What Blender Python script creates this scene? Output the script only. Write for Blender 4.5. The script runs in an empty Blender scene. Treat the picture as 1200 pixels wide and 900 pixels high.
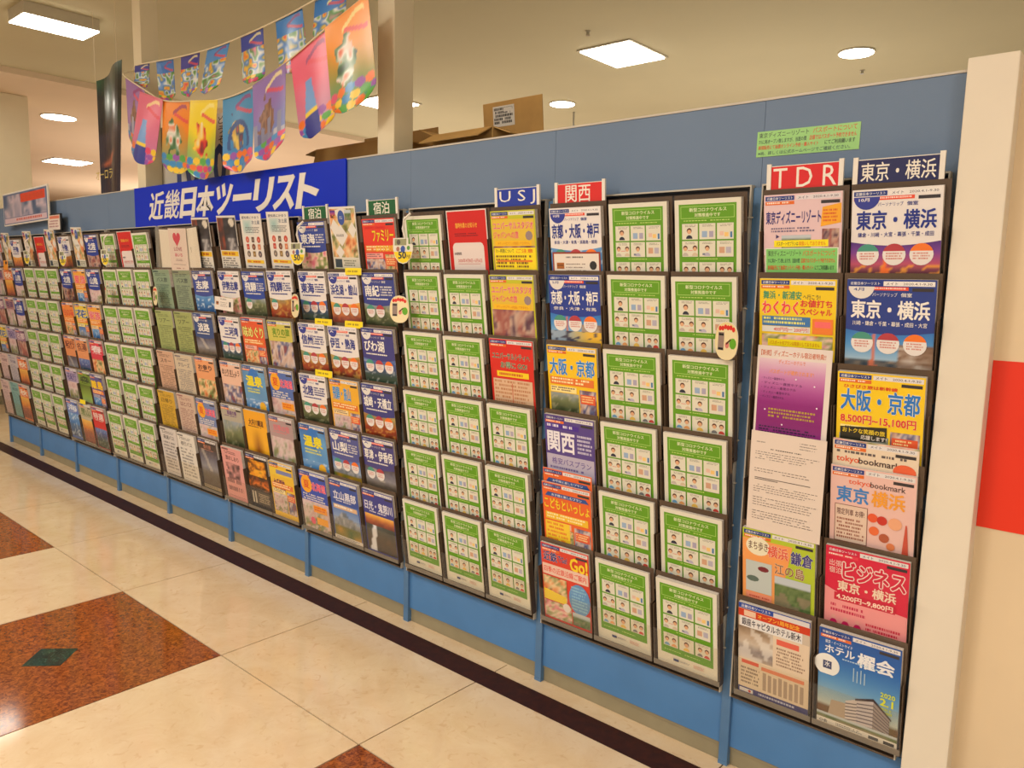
import bpy, math, random
from mathutils import Vector, Matrix
PI = math.pi
S = bpy.context.scene
COL = S.collection
random.seed(7)

# ---------------------------------------------------------------- camera
cam_d = bpy.data.cameras.new('camera')
cam = bpy.data.objects.new('camera', cam_d)
COL.objects.link(cam)
YAW, PITCH, ROLL, CH = 0.71246, 0.1281, 0.02427, 1.482
fwd = Vector((-math.sin(YAW) * math.cos(PITCH), math.cos(YAW) * math.cos(PITCH), -math.sin(PITCH)))
rgt = Vector((math.cos(YAW), math.sin(YAW), 0))
upv = rgt.cross(fwd)
r2 = math.cos(ROLL) * rgt + math.sin(ROLL) * upv
u2 = -math.sin(ROLL) * rgt + math.cos(ROLL) * upv
m = Matrix((r2, u2, -fwd)).transposed().to_4x4()
m.translation = (0, -2.17, CH)
cam.matrix_world = m
cam_d.sensor_width = 36
cam_d.lens = 901.63 / 1200 * 36
cam_d.clip_start = 0.02
S.camera = cam

# ---------------------------------------------------------------- light and exposure
W = bpy.data.worlds.new('world'); S.world = W; W.use_nodes = True
W.node_tree.nodes['Background'].inputs[0].default_value = (1.0, 0.93, 0.84, 1)
W.node_tree.nodes['Background'].inputs[1].default_value = 0.55
S.view_settings.view_transform = 'Standard'
S.view_settings.look = 'None'
S.view_settings.exposure = 0.0
S.view_settings.gamma = 1
S.view_settings.use_curve_mapping = False
ZC = 3.5                                     # ceiling height
WARM = (1.0, 0.91, 0.80)

def area(x, y, z, sx, sy, power, col=WARM):
    d = bpy.data.lights.new('area_lamp', 'AREA'); d.shape = 'RECTANGLE'
    d.size = sx; d.size_y = sy; d.energy = power; d.color = col
    o = bpy.data.objects.new('area_lamp', d); o.location = (x, y, z); COL.objects.link(o)
    return o
for lx in (-9.2, -5.6, -2.0, 1.6):
    for ly in (-2.9, -5.4):
        area(lx, ly, ZC - 0.05, 0.6, 1.2, 75)
# added unseen lamps behind the partition, facing up to brighten the ceiling
for lx, ly, pw in ((-3.0, 5.0, 45), (-7.5, 5.0, 45), (-12.0, 4.0, 60), (-5.0, 11.0, 90), (-13.0, 10.0, 110), (-9.0, 17.0, 120), (-18.0, 6.0, 110), (-18.0, 15.0, 130)):
    o = area(lx, ly, 0.9, 2.4, 2.4, pw, (1.0, 0.86, 0.74)); o.rotation_euler = (PI, 0, 0)

# ---------------------------------------------------------------- materials
def lin(c):
    c = c / 255.0
    return c / 12.92 if c <= 0.04045 else ((c + 0.055) / 1.055) ** 2.4
def L3(c): return tuple(lin(v) for v in c)
def mat(name, c, rough=0.5, metal=0.0, noise=0.0, nscale=8.0, bump=0.0, bscale=60.0, c2=None, coat=0.0, emit=0.0, detail=4.0, spec=0.5):
    m = bpy.data.materials.new(name); m.use_nodes = True
    nt = m.node_tree; b = nt.nodes['Principled BSDF']
    b.inputs['Base Color'].default_value = (*L3(c), 1)
    b.inputs['Roughness'].default_value = rough
    b.inputs['Metallic'].default_value = metal
    b.inputs['Specular IOR Level'].default_value = spec
    b.inputs['Coat Weight'].default_value = coat
    b.inputs['Coat Roughness'].default_value = 0.12
    if noise or c2:
        tc = nt.nodes.new('ShaderNodeTexCoord'); n = nt.nodes.new('ShaderNodeTexNoise')
        n.inputs['Scale'].default_value = nscale; n.inputs['Detail'].default_value = detail
        r = nt.nodes.new('ShaderNodeValToRGB')
        a = L3(c); z = L3(c2) if c2 else tuple(v * (1 - noise) for v in a)
        r.color_ramp.elements[0].position = 0.32; r.color_ramp.elements[1].position = 0.68
        r.color_ramp.elements[0].color = (*z, 1); r.color_ramp.elements[1].color = (*a, 1)
        nt.links.new(tc.outputs['Object'], n.inputs['Vector'])
        nt.links.new(n.outputs['Fac'], r.inputs['Fac'])
        nt.links.new(r.outputs['Color'], b.inputs['Base Color'])
    if bump:
        tc = nt.nodes.new('ShaderNodeTexCoord'); n = nt.nodes.new('ShaderNodeTexNoise')
        n.inputs['Scale'].default_value = bscale
        bp = nt.nodes.new('ShaderNodeBump'); bp.inputs['Strength'].default_value = bump; bp.inputs['Distance'].default_value = 0.002
        nt.links.new(tc.outputs['Object'], n.inputs['Vector'])
        nt.links.new(n.outputs['Fac'], bp.inputs['Height']); nt.links.new(bp.outputs['Normal'], b.inputs['Normal'])
    if emit:
        b.inputs['Emission Color'].default_value = (1.0, 0.93, 0.8, 1); b.inputs['Emission Strength'].default_value = emit
    return m
def print_mat(name, rough=0.42, coat=0.12):
    m = bpy.data.materials.new(name); m.use_nodes = True
    nt = m.node_tree; b = nt.nodes['Principled BSDF']
    at = nt.nodes.new('ShaderNodeAttribute'); at.attribute_name = 'ink'
    nt.links.new(at.outputs['Color'], b.inputs['Base Color'])
    b.inputs['Roughness'].default_value = rough; b.inputs['Coat Weight'].default_value = coat
    b.inputs['Coat Roughness'].default_value = 0.15
    return m
def clear_mat(name, tint, alpha):
    m = bpy.data.materials.new(name); m.use_nodes = True
    nt = m.node_tree; nt.nodes.clear()
    out = nt.nodes.new('ShaderNodeOutputMaterial'); mx = nt.nodes.new('ShaderNodeMixShader')
    tr = nt.nodes.new('ShaderNodeBsdfTransparent'); g = nt.nodes.new('ShaderNodeBsdfPrincipled')
    tr.inputs[0].default_value = (*L3(tint), 1); g.inputs['Base Color'].default_value = (*L3(tint), 1); g.inputs['Roughness'].default_value = 0.12
    mx.inputs[0].default_value = alpha
    nt.links.new(tr.outputs[0], mx.inputs[1]); nt.links.new(g.outputs[0], mx.inputs[2]); nt.links.new(mx.outputs[0], out.inputs[0])
    return m

M = dict(
    print=print_mat('printed_paper'), vinyl=print_mat('printed_vinyl', 0.3, 0.15), matte=print_mat('printed_board', 0.5, 0.05),
    paper=mat('page_edges', (214, 206, 196), 0.8, noise=0.25, nscale=300),
    blue=mat('blue_panel', (104, 126, 154), 0.55, noise=0.06, nscale=3, bump=0.12, bscale=220),
    blue_low=mat('blue_panel_light_tint', (80, 132, 188), 0.5, noise=0.10, nscale=5, bump=0.12, bscale=220),  # bluer copy of the panel colour, standing in for light changing down the wall
    post=mat('blue_post', (84, 124, 166), 0.45, noise=0.08, nscale=20),
    kick=mat('kick_plate_grey_beige', (150, 140, 112), 0.6, noise=0.12, nscale=12),
    steel=mat('rack_steel', (196, 188, 172), 0.4, 0.0),
    smoke=mat('smoked_acrylic', (90, 73, 58), 0.25, noise=0.15, nscale=6),
    rackback=mat('rack_back_dark', (52, 40, 33), 0.5, noise=0.2, nscale=5),
    clear=clear_mat('clear_acrylic', (252, 250, 246), 0.03),
    haze=clear_mat('worn_clear_acrylic', (206, 196, 180), 0.30),
    cream=mat('cream_board', (228, 218, 198), 0.6, noise=0.05, nscale=4, bump=0.1, bscale=90),
    beige=mat('beige_board', (226, 204, 168), 0.6, noise=0.06, nscale=3, bump=0.1, bscale=90),
    red=mat('orange_red_band', (228, 48, 14), 0.45),
    ceil=mat('ceiling_paint', (204, 198, 164), 0.85, noise=0.04, nscale=1.2),
    ceil_far_lit=mat('ceiling_far_lit_tone', (226, 206, 178), 0.85, noise=0.04, nscale=1.2),  # lighter copy of the ceiling colour; brighter far lighting put into the paint
    column=mat('column_paint', (226, 214, 182), 0.7, noise=0.06, nscale=3),
    cardboard=mat('cardboard', (200, 158, 92), 0.8, noise=0.12, nscale=14),
    cardin=mat('cardboard_inside', (120, 84, 46), 0.9, noise=0.15, nscale=14),
    tape=mat('parcel_tape', (186, 150, 100), 0.3),
    white=mat('white_plastic', (232, 226, 214), 0.35),
    black=mat('black_plastic', (24, 22, 22), 0.4),
    metal=mat('brushed_metal', (170, 168, 160), 0.3, 0.8),
    string=mat('cord', (224, 212, 180), 0.7),
    grout=mat('floor_grout', (74, 54, 38), 0.7),
    lamp=mat('lamp_diffuser', (255, 250, 240), 0.4, emit=14.0),
    lampbody=mat('lamp_body', (196, 188, 166), 0.5),
    cabinet=mat('steel_cabinet', (176, 176, 170), 0.5, noise=0.05, nscale=3),
    farwall=mat('far_wall', (214, 194, 164), 0.8, noise=0.05, nscale=1),
)
def floor_mat(name, a, b_, scale, rough=0.09, mix=(0.35, 0.65), vein=None, distort=0.6):
    m = bpy.data.materials.new(name); m.use_nodes = True
    nt = m.node_tree; b = nt.nodes['Principled BSDF']
    ge = nt.nodes.new('ShaderNodeNewGeometry')
    n = nt.nodes.new('ShaderNodeTexNoise'); n.inputs['Scale'].default_value = scale; n.inputs['Detail'].default_value = 9; n.inputs['Roughness'].default_value = 0.68; n.inputs['Distortion'].default_value = distort
    r = nt.nodes.new('ShaderNodeValToRGB')
    r.color_ramp.elements[0].position = mix[0]; r.color_ramp.elements[1].position = mix[1]
    r.color_ramp.elements[0].color = (*L3(b_), 1); r.color_ramp.elements[1].color = (*L3(a), 1)
    nt.links.new(ge.outputs['Position'], n.inputs['Vector']); nt.links.new(n.outputs['Fac'], r.inputs['Fac'])
    last = r.outputs['Color']
    if vein:
        n2 = nt.nodes.new('ShaderNodeTexNoise'); n2.inputs['Scale'].default_value = scale * 4.5; n2.inputs['Detail'].default_value = 6; n2.inputs['Distortion'].default_value = 1.5
        r3 = nt.nodes.new('ShaderNodeValToRGB'); r3.color_ramp.elements[0].position = 0.58; r3.color_ramp.elements[1].position = 0.72
        r3.color_ramp.elements[0].color = (0, 0, 0, 1); r3.color_ramp.elements[1].color = (0.55, 0.55, 0.55, 1)
        mx = nt.nodes.new('ShaderNodeMix'); mx.data_type = 'RGBA'; mx.inputs[7].default_value = (*L3(vein), 1)
        nt.links.new(ge.outputs['Position'], n2.inputs['Vector']); nt.links.new(n2.outputs['Fac'], r3.inputs['Fac'])
        nt.links.new(r3.outputs['Color'], mx.inputs[0]); nt.links.new(last, mx.inputs[6]); last = mx.outputs[2]
    nt.links.new(last, b.inputs['Base Color'])
    b.inputs['Roughness'].default_value = rough
    return m
M['tile_cream'] = floor_mat('cream_marble_tile', (228, 206, 172), (218, 190, 152), 5.0, vein=(206, 170, 130), rough=0.1)
M['tile_brown'] = floor_mat('rust_brown_granite_tile', (176, 96, 36), (98, 44, 16), 60, mix=(0.40, 0.62), rough=0.1, distort=1.2)
M['tile_green'] = floor_mat('green_marble_inlay', (26, 74, 62), (10, 34, 30), 22, mix=(0.4, 0.7), vein=(120, 150, 130), rough=0.1)
M['strip'] = floor_mat('dark_brown_floor_strip', (66, 28, 14), (46, 19, 10), 30, rough=0.5)
M['strip'].node_tree.nodes['Principled BSDF'].inputs['Specular IOR Level'].default_value = 0.25

# ---------------------------------------------------------------- mesh helpers
class MB:
    def __init__(s): s.v = []; s.f = []
    def box(s, x0, x1, y0, y1, z0, z1):
        n = len(s.v)
        s.v += [(x0, y0, z0), (x1, y0, z0), (x1, y1, z0), (x0, y1, z0), (x0, y0, z1), (x1, y0, z1), (x1, y1, z1), (x0, y1, z1)]
        s.f += [tuple(n + i for i in q) for q in ((3, 2, 1, 0), (4, 5, 6, 7), (0, 1, 5, 4), (1, 2, 6, 5), (2, 3, 7, 6), (3, 0, 4, 7))]
        return s
    def quad(s, *p):
        n = len(s.v); s.v += list(p); s.f.append(tuple(range(n, n + len(p)))); return s
    def cyl(s, c, r, h, axis='z', n=20, r1=None):
        r1 = r if r1 is None else r1
        b = len(s.v)
        for k, rr in ((0, r), (h, r1)):
            for i in range(n):
                a = 2 * PI * i / n; p = [rr * math.cos(a), rr * math.sin(a), k]
                if axis == 'y': p = [p[0], p[2], p[1]]
                if axis == 'x': p = [p[2], p[0], p[1]]
                s.v.append((c[0] + p[0], c[1] + p[1], c[2] + p[2]))
        for i in range(n):
            j = (i + 1) % n; s.f.append((b + i, b + j, b + n + j, b + n + i))
        s.f.append(tuple(b + i for i in reversed(range(n)))); s.f.append(tuple(b + n + i for i in range(n)))
        return s
    def tube(s, pts, r, n=6):
        b = len(s.v); pts = [Vector(p) for p in pts]
        for i, p in enumerate(pts):
            d = (pts[min(i + 1, len(pts) - 1)] - pts[max(i - 1, 0)]).normalized()
            a = d.cross(Vector((0, 0, 1)));
            if a.length < 1e-3: a = d.cross(Vector((0, 1, 0)))
            a.normalize(); c = d.cross(a)
            for k in range(n):
                t = 2 * PI * k / n; s.v.append(tuple(p + r * (math.cos(t) * a + math.sin(t) * c)))
        for i in range(len(pts) - 1):
            for k in range(n):
                j = (k + 1) % n; s.f.append((b + i * n + k, b + i * n + j, b + (i + 1) * n + j, b + (i + 1) * n + k))
        return s
    def prism(s, pts, y0, y1):
        # outline in x,z extruded along y
        n = len(pts); b = len(s.v)
        s.v += [(x, y0, z) for x, z in pts] + [(x, y1, z) for x, z in pts]
        s.f.append(tuple(b + i for i in range(n))); s.f.append(tuple(b + n + i for i in reversed(range(n))))
        for i in range(n):
            j = (i + 1) % n; s.f.append((b + j, b + i, b + n + i, b + n + j))
        return s
    def mesh(s, name, m, bevel=0.0):
        me = bpy.data.meshes.new(name); me.from_pydata(s.v, [], s.f); me.update()
        if m: me.materials.append(m)
        return me
def obj(name, me, parent=None, loc=(0, 0, 0), rot=(0, 0, 0)):
    o = bpy.data.objects.new(name, me); COL.objects.link(o); o.location = loc; o.rotation_euler = rot
    if parent: o.parent = parent
    return o
def build(name, mb, m, parent=None, loc=(0, 0, 0), rot=(0, 0, 0), bevel=0.0, smooth=False):
    o = obj(name, mb.mesh(name, m), parent, loc, rot)
    if bevel:
        b = o.modifiers.new('bevel', 'BEVEL'); b.width = bevel; b.segments = 2; b.limit_method = 'ANGLE'
    if smooth:
        for p in o.data.polygons: p.use_smooth = True
    return o
def empty(name, loc, rot=(0, 0, 0), parent=None):
    o = bpy.data.objects.new(name, None); COL.objects.link(o); o.location = loc; o.rotation_euler = rot; o.empty_display_size = 0.05
    if parent: o.parent = parent
    return o
def tag(o, label=None, cat=None, group=None, kind=None):
    if label: o['label'] = label
    if cat: o['category'] = cat
    if group: o['group'] = group
    if kind: o['kind'] = kind
    return o

# ---------------------------------------------------------------- setting: floor
fl = tag(empty('floor', (0, 0, 0)), kind='structure')
build('grout_bed', MB().box(-26, 6, -9, 26, -0.06, -0.004), M['grout'], fl)
J = 0.0025
PX, BX0, BW = 1.787, -3.650, 0.915
xs = []
for n in range(-6, 5):
    xs.append((BX0 + PX * n, BX0 + PX * n + BW, True)); xs.append((BX0 + PX * n + BW, BX0 + PX * (n + 1), False))
ys = [(-0.725, -0.180, False)]
y = -0.725
for n in range(5):
    ys.append((y - 0.920, y, True)); ys.append((y - 0.920 - 0.867, y - 0.920, False)); y -= 1.787
tile_cache = {}
def tile_mesh(w, d, m, key):
    k = (round(w, 3), round(d, 3), key)
    if k not in tile_cache: tile_cache[k] = MB().box(J, w - J, J, d - J, -0.012, 0).mesh('tile', m)
    return tile_cache[k]
dia = MB()
dia.v = [(-0.1, 0, 0), (0, -0.1, 0), (0.1, 0, 0), (0, 0.1, 0), (-0.1, 0, 0.0008), (0, -0.1, 0.0008), (0.1, 0, 0.0008), (0, 0.1, 0.0008)]
dia.f = [(3, 2, 1, 0), (4, 5, 6, 7), (0, 1, 5, 4), (1, 2, 6, 5), (2, 3, 7, 6), (3, 0, 4, 7)]
dia_me = dia.mesh('inlay_diamond', M['tile_green'])
for (y0, y1, by) in ys:
    for (x0, x1, bx) in xs:
        if x1 < -15 or x0 > 3.0: continue
        br = bx and by
        o = obj('brown_tile' if br else 'cream_tile', tile_mesh(x1 - x0, y1 - y0, M['tile_brown' if br else 'tile_cream'], br), fl, (x0, y0, 0))
        if br:
            obj('inlay_diamond', dia_me, o, ((x1 - x0) / 2, (y1 - y0) / 2, 0))
for (x0, x1, bx) in xs:
    if x1 < -15 or x0 > 3.0: continue
    obj('strip_tile', tile_mesh(x1 - x0 + J * 1.9, 0.113, M['strip'], 's'), fl, (x0, -0.186, 0))
    obj('border_tile', tile_mesh(x1 - x0, 0.074, M['tile_cream'], 'b'), fl, (x0, -0.074, 0))
build('far_floor', MB().box(-26, 6, 0.0, 26, -0.03, -0.001), M['tile_cream'], fl)
build('far_side_floor', MB().box(-26, -15.0, -9, 0.0, -0.03, -0.001), M['tile_cream'], fl)

# ---------------------------------------------------------------- setting: ceiling and far walls
ce = tag(empty('ceiling', (0, 0, ZC)), kind='structure')
build('ceiling_slab', MB().box(-9.0, 8, -10, 26, 0, 0.2), M['ceil'], ce)
build('lower_ceiling_slab', MB().box(-26, -9.0, -10, 26, -0.06, 0.2), M['ceil_far_lit'], ce)
tag(build('wall_far', MB().box(-26, 8, 26, 26.2, 0, ZC), M['farwall']), kind='structure')
tag(build('wall_left', MB().box(-26.2, -26, -10, 26, 0, ZC), M['farwall']), kind='structure')

# ---------------------------------------------------------------- setting: blue partition wall
WX0, WX1, H = -7.715, -0.44, 2.022
PO = [-0.95 - 0.75 * k for k in range(10)]
wall = tag(empty('wall_back', (0, 0, 0)), kind='structure')
edges = [WX1] + PO
for a, b in zip(edges[1:], edges[:-1]):
    x0, x1 = a + 0.0005, b - 0.0005
    build('upper_panel', MB().box(x0, x1, 0, 0.045, 0.24, H - 0.006), M['blue'], wall)
    build('lower_panel', MB().box(x0, x1, -0.002, 0.043, 0.063, 0.2395), M['blue_low'], wall)
    build('kick_plate', MB().box(x0, x1, 0.006, 0.04, 0.0, 0.0625), M['kick'], wall)
    build('kick_groove', MB().box(x0, x1, 0.002, 0.006, 0.052, 0.0625), M['kick'], wall)
for p in PO:
    build('post', MB().box(p - 0.015, p + 0.015, -0.014, 0.05, 0.012, 1.775), M['post'], wall, bevel=0.002)
    build('post_foot', MB().box(p - 0.015, p + 0.015, -0.014, 0.05, 0.0, 0.012), M['post'], wall)
build('top_rail', MB().box(WX0, WX1, -0.003, 0.048, H - 0.006, H), M['steel'], wall)
build('end_rail', MB().box(WX0 - 0.012, WX0, -0.003, 0.048, 0.0, H), M['post'], wall)
right = tag(empty('wall_right', (0, 0, 0)), kind='structure')
build('end_pillar', MB().box(-0.440, -0.335, -0.055, 0.10, 0, 2.035), M['cream'], right, bevel=0.003)
build('beige_panel', MB().box(-0.335, 2.4, 0.0, 0.06, 0, 2.05), M['beige'], right)
build('red_band', MB().box(-0.3345, 2.4, -0.002, 0.0, 0.915, 1.329), M['red'], right)

# ---------------------------------------------------------------- printed matter
_txt = {}
def text_mesh(s, off):
    k = (s, off)
    if k in _txt: return _txt[k]
    c = bpy.data.curves.new('t', 'FONT'); c.body = s; c.size = 1; c.resolution_u = 2; c.offset = off; c.fill_mode = 'FRONT'
    o = bpy.data.objects.new('t', c); COL.objects.link(o)
    bpy.context.view_layer.update()
    me = bpy.data.meshes.new_from_object(o)
    vs = [(v.co.x, v.co.y) for v in me.vertices]; fs = [tuple(p.vertices) for p in me.polygons]
    bpy.data.objects.remove(o); bpy.data.curves.remove(c); bpy.data.meshes.remove(me)
    if not vs: vs = [(0, 0), (1, 0), (1, 1)]; fs = [(0, 1, 2)]
    x0 = min(v[0] for v in vs); x1 = max(v[0] for v in vs); y0 = min(v[1] for v in vs); y1 = max(v[1] for v in vs)
    w = max(x1 - x0, 1e-4); h = max(y1 - y0, 1e-4)
    r = ([((a - x0) / w, (b - y0) / h) for a, b in vs], fs, w, h)
    _txt[k] = r
    return r
def hsh(i, j, k=0):
    n = math.sin(i * 127.1 + j * 311.7 + k * 74.7) * 43758.5453
    return n - math.floor(n)
def vn(x, y, k=0):
    i, j = math.floor(x), math.floor(y); fx, fy = x - i, y - j
    fx = fx * fx * (3 - 2 * fx); fy = fy * fy * (3 - 2 * fy)
    a = hsh(i, j, k) * (1 - fx) + hsh(i + 1, j, k) * fx; b = hsh(i, j + 1, k) * (1 - fx) + hsh(i + 1, j + 1, k) * fx
    return a * (1 - fy) + b * fy
def mixc(a, b, t): t = max(0, min(1, t)); return tuple(a[i] * (1 - t) + b[i] * t for i in range(3))
def ramp(cols, t):
    t = max(0, min(0.9999, t)) * (len(cols) - 1); i = int(t); return mixc(cols[i], cols[i + 1], t - i)
def scene_fn(kind, k):
    def f(s, t):
        n = vn(s * 5, t * 5, k); n2 = vn(s * 13, t * 13, k + 3)
        if kind == 'night':
            c = ramp([(70, 40, 120), (120, 60, 150), (190, 80, 110), (60, 30, 50), (20, 14, 40)], t)
            if t > 0.5: c = mixc(c, (240, 160, 60), 0.9 if n2 > 0.62 else 0.05)
            if abs(s - 0.4) < 0.02 + 0.05 * max(0, t - 0.3) and 0.2 < t < 0.8: c = (250, 120, 50)
            if s < 0.22 and 0.72 < t < 0.95: c = (200, 40, 20)
            return c
        if kind == 'daycity':
            c = ramp([(40, 110, 190), (80, 150, 210), (170, 200, 220)], t / 0.7)
            if t > 0.68: c = mixc((40, 60, 80), (160, 140, 120), n2)
            if s > 0.6 and t > 0.3: c = mixc((200, 190, 180), (120, 90, 70), n2 + (0.3 if int(t * 16) % 2 else 0))
            if abs(s - 0.33) < 0.012 + 0.05 * max(0, t - 0.3) and 0.12 < t < 0.85: c = (210, 120, 90)
            return c
        if kind == 'mountain':
            hgt = 0.55 - 0.35 * math.exp(-((s - 0.45) * 3.2) ** 2) + 0.1 * n
            c = ramp([(70, 110, 180), (150, 170, 200)], t / 0.5)
            if t > hgt: c = mixc((90, 100, 110), (200, 200, 205), n2 * (1.4 - t))
            if t > 0.66: c = mixc((70, 96, 40), (190, 140, 40), n)
            return c
        if kind == 'lake': return mixc(ramp([(90, 120, 180), (60, 80, 140), (40, 70, 60), (50, 60, 40)], t), (210, 210, 215), 0.5 if n2 > .74 else 0)
        if kind == 'sea': return mixc(ramp([(110, 160, 210), (70, 130, 190), (30, 90, 150), (20, 60, 110)], t + .2 * (n - .5)), (240, 245, 250), 0.7 if n2 > .75 else 0)
        if kind == 'sunset': return mixc(ramp([(240, 190, 90), (236, 150, 60), (180, 90, 60), (150, 70, 40)], t), (90, 50, 50), n2 * t)
        if kind == 'autumn': return mixc(ramp([(150, 150, 110), (170, 110, 50), (150, 50, 20), (60, 40, 20)], t + 0.4 * (n - .5)), (210, 170, 80), 0.6 if n2 > .7 else 0)
        if kind == 'forest': return mixc(ramp([(150, 160, 170), (110, 120, 80), (60, 70, 40), (44, 40, 26)], t + 0.3 * (n - .5)), (200, 190, 160), 0.4 if n2 > .75 else 0)
        if kind == 'garden':
            c = mixc((70, 96, 50), (120, 140, 90), n2) if t > 0.25 else (190, 200, 205)
            if t > 0.55 and n > 0.5: c = mixc(c, (150, 130, 110), .7)
            return c
        if kind == 'food': return ramp([(120, 40, 20), (220, 120, 60), (240, 210, 160), (90, 110, 50), (190, 60, 30)], vn(s * 7, t * 7, k) * .6 + n2 * .4)
        if kind == 'people': return ramp([(60, 50, 60), (190, 150, 130), (220, 200, 190), (90, 100, 140), (150, 60, 60), (60, 90, 60)], vn(s * 8, t * 6, k) * .7 + n2 * .3)
        if kind == 'castle': return ramp([(96, 60, 90), (160, 90, 80), (200, 170, 150), (80, 50, 70), (190, 70, 50)], vn(s * 6, t * 5, k) * .7 + n2 * .3)
        if kind == 'room': return mixc(ramp([(120, 96, 70), (176, 150, 124), (196, 180, 160), (120, 110, 110), (170, 150, 130)], t), (230, 224, 214), .7 if (n > .55) else n2 * .3)
        if kind == 'nightroad': return mixc(ramp([(60, 50, 60), (90, 90, 110), (130, 130, 140), (80, 70, 60), (70, 56, 46)], t), (210, 200, 180), .6 if abs(s - .2 - t * .6) < .08 and t < .6 else (n2 * .2))
        if kind == 'waterfall':
            c = mixc(ramp([(150, 160, 170), (80, 90, 90), (96, 70, 44), (70, 50, 36)], t), (40, 44, 36), n2 * .6)
            if abs(s - 0.32 + 0.16 * (t - .2)) < 0.05 + 0.05 * t and t > .12: c = (224, 226, 232)
            return c
        if kind == 'flowers': return ramp([(190, 60, 90), (226, 140, 150), (240, 214, 190), (110, 130, 60), (210, 90, 60)], vn(s * 9, t * 9, k) * .6 + n2 * .4)
        if kind == 'gold': return ramp([(20, 12, 8), (60, 30, 10), (230, 140, 20), (250, 190, 40), (90, 40, 10)], vn(s * 5, t * 6, k) * .7 + n2 * .3)
        if kind == 'flame': return mixc(ramp([(30, 20, 16), (150, 70, 20), (230, 120, 40), (50, 30, 20)], t + .3 * (n - .5)), (20, 16, 14), .5 if n2 > .6 else 0)
        if kind == 'blossom': return ramp([(110, 110, 120), (200, 160, 160), (220, 200, 196), (120, 130, 90), (190, 150, 70)], n * .5 + n2 * .5 * (0.5 + t))
        return ramp([(90, 80, 80), (180, 160, 150), (210, 190, 170)], n)
    return f
BRAND = '近畿日本ツーリスト'
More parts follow.
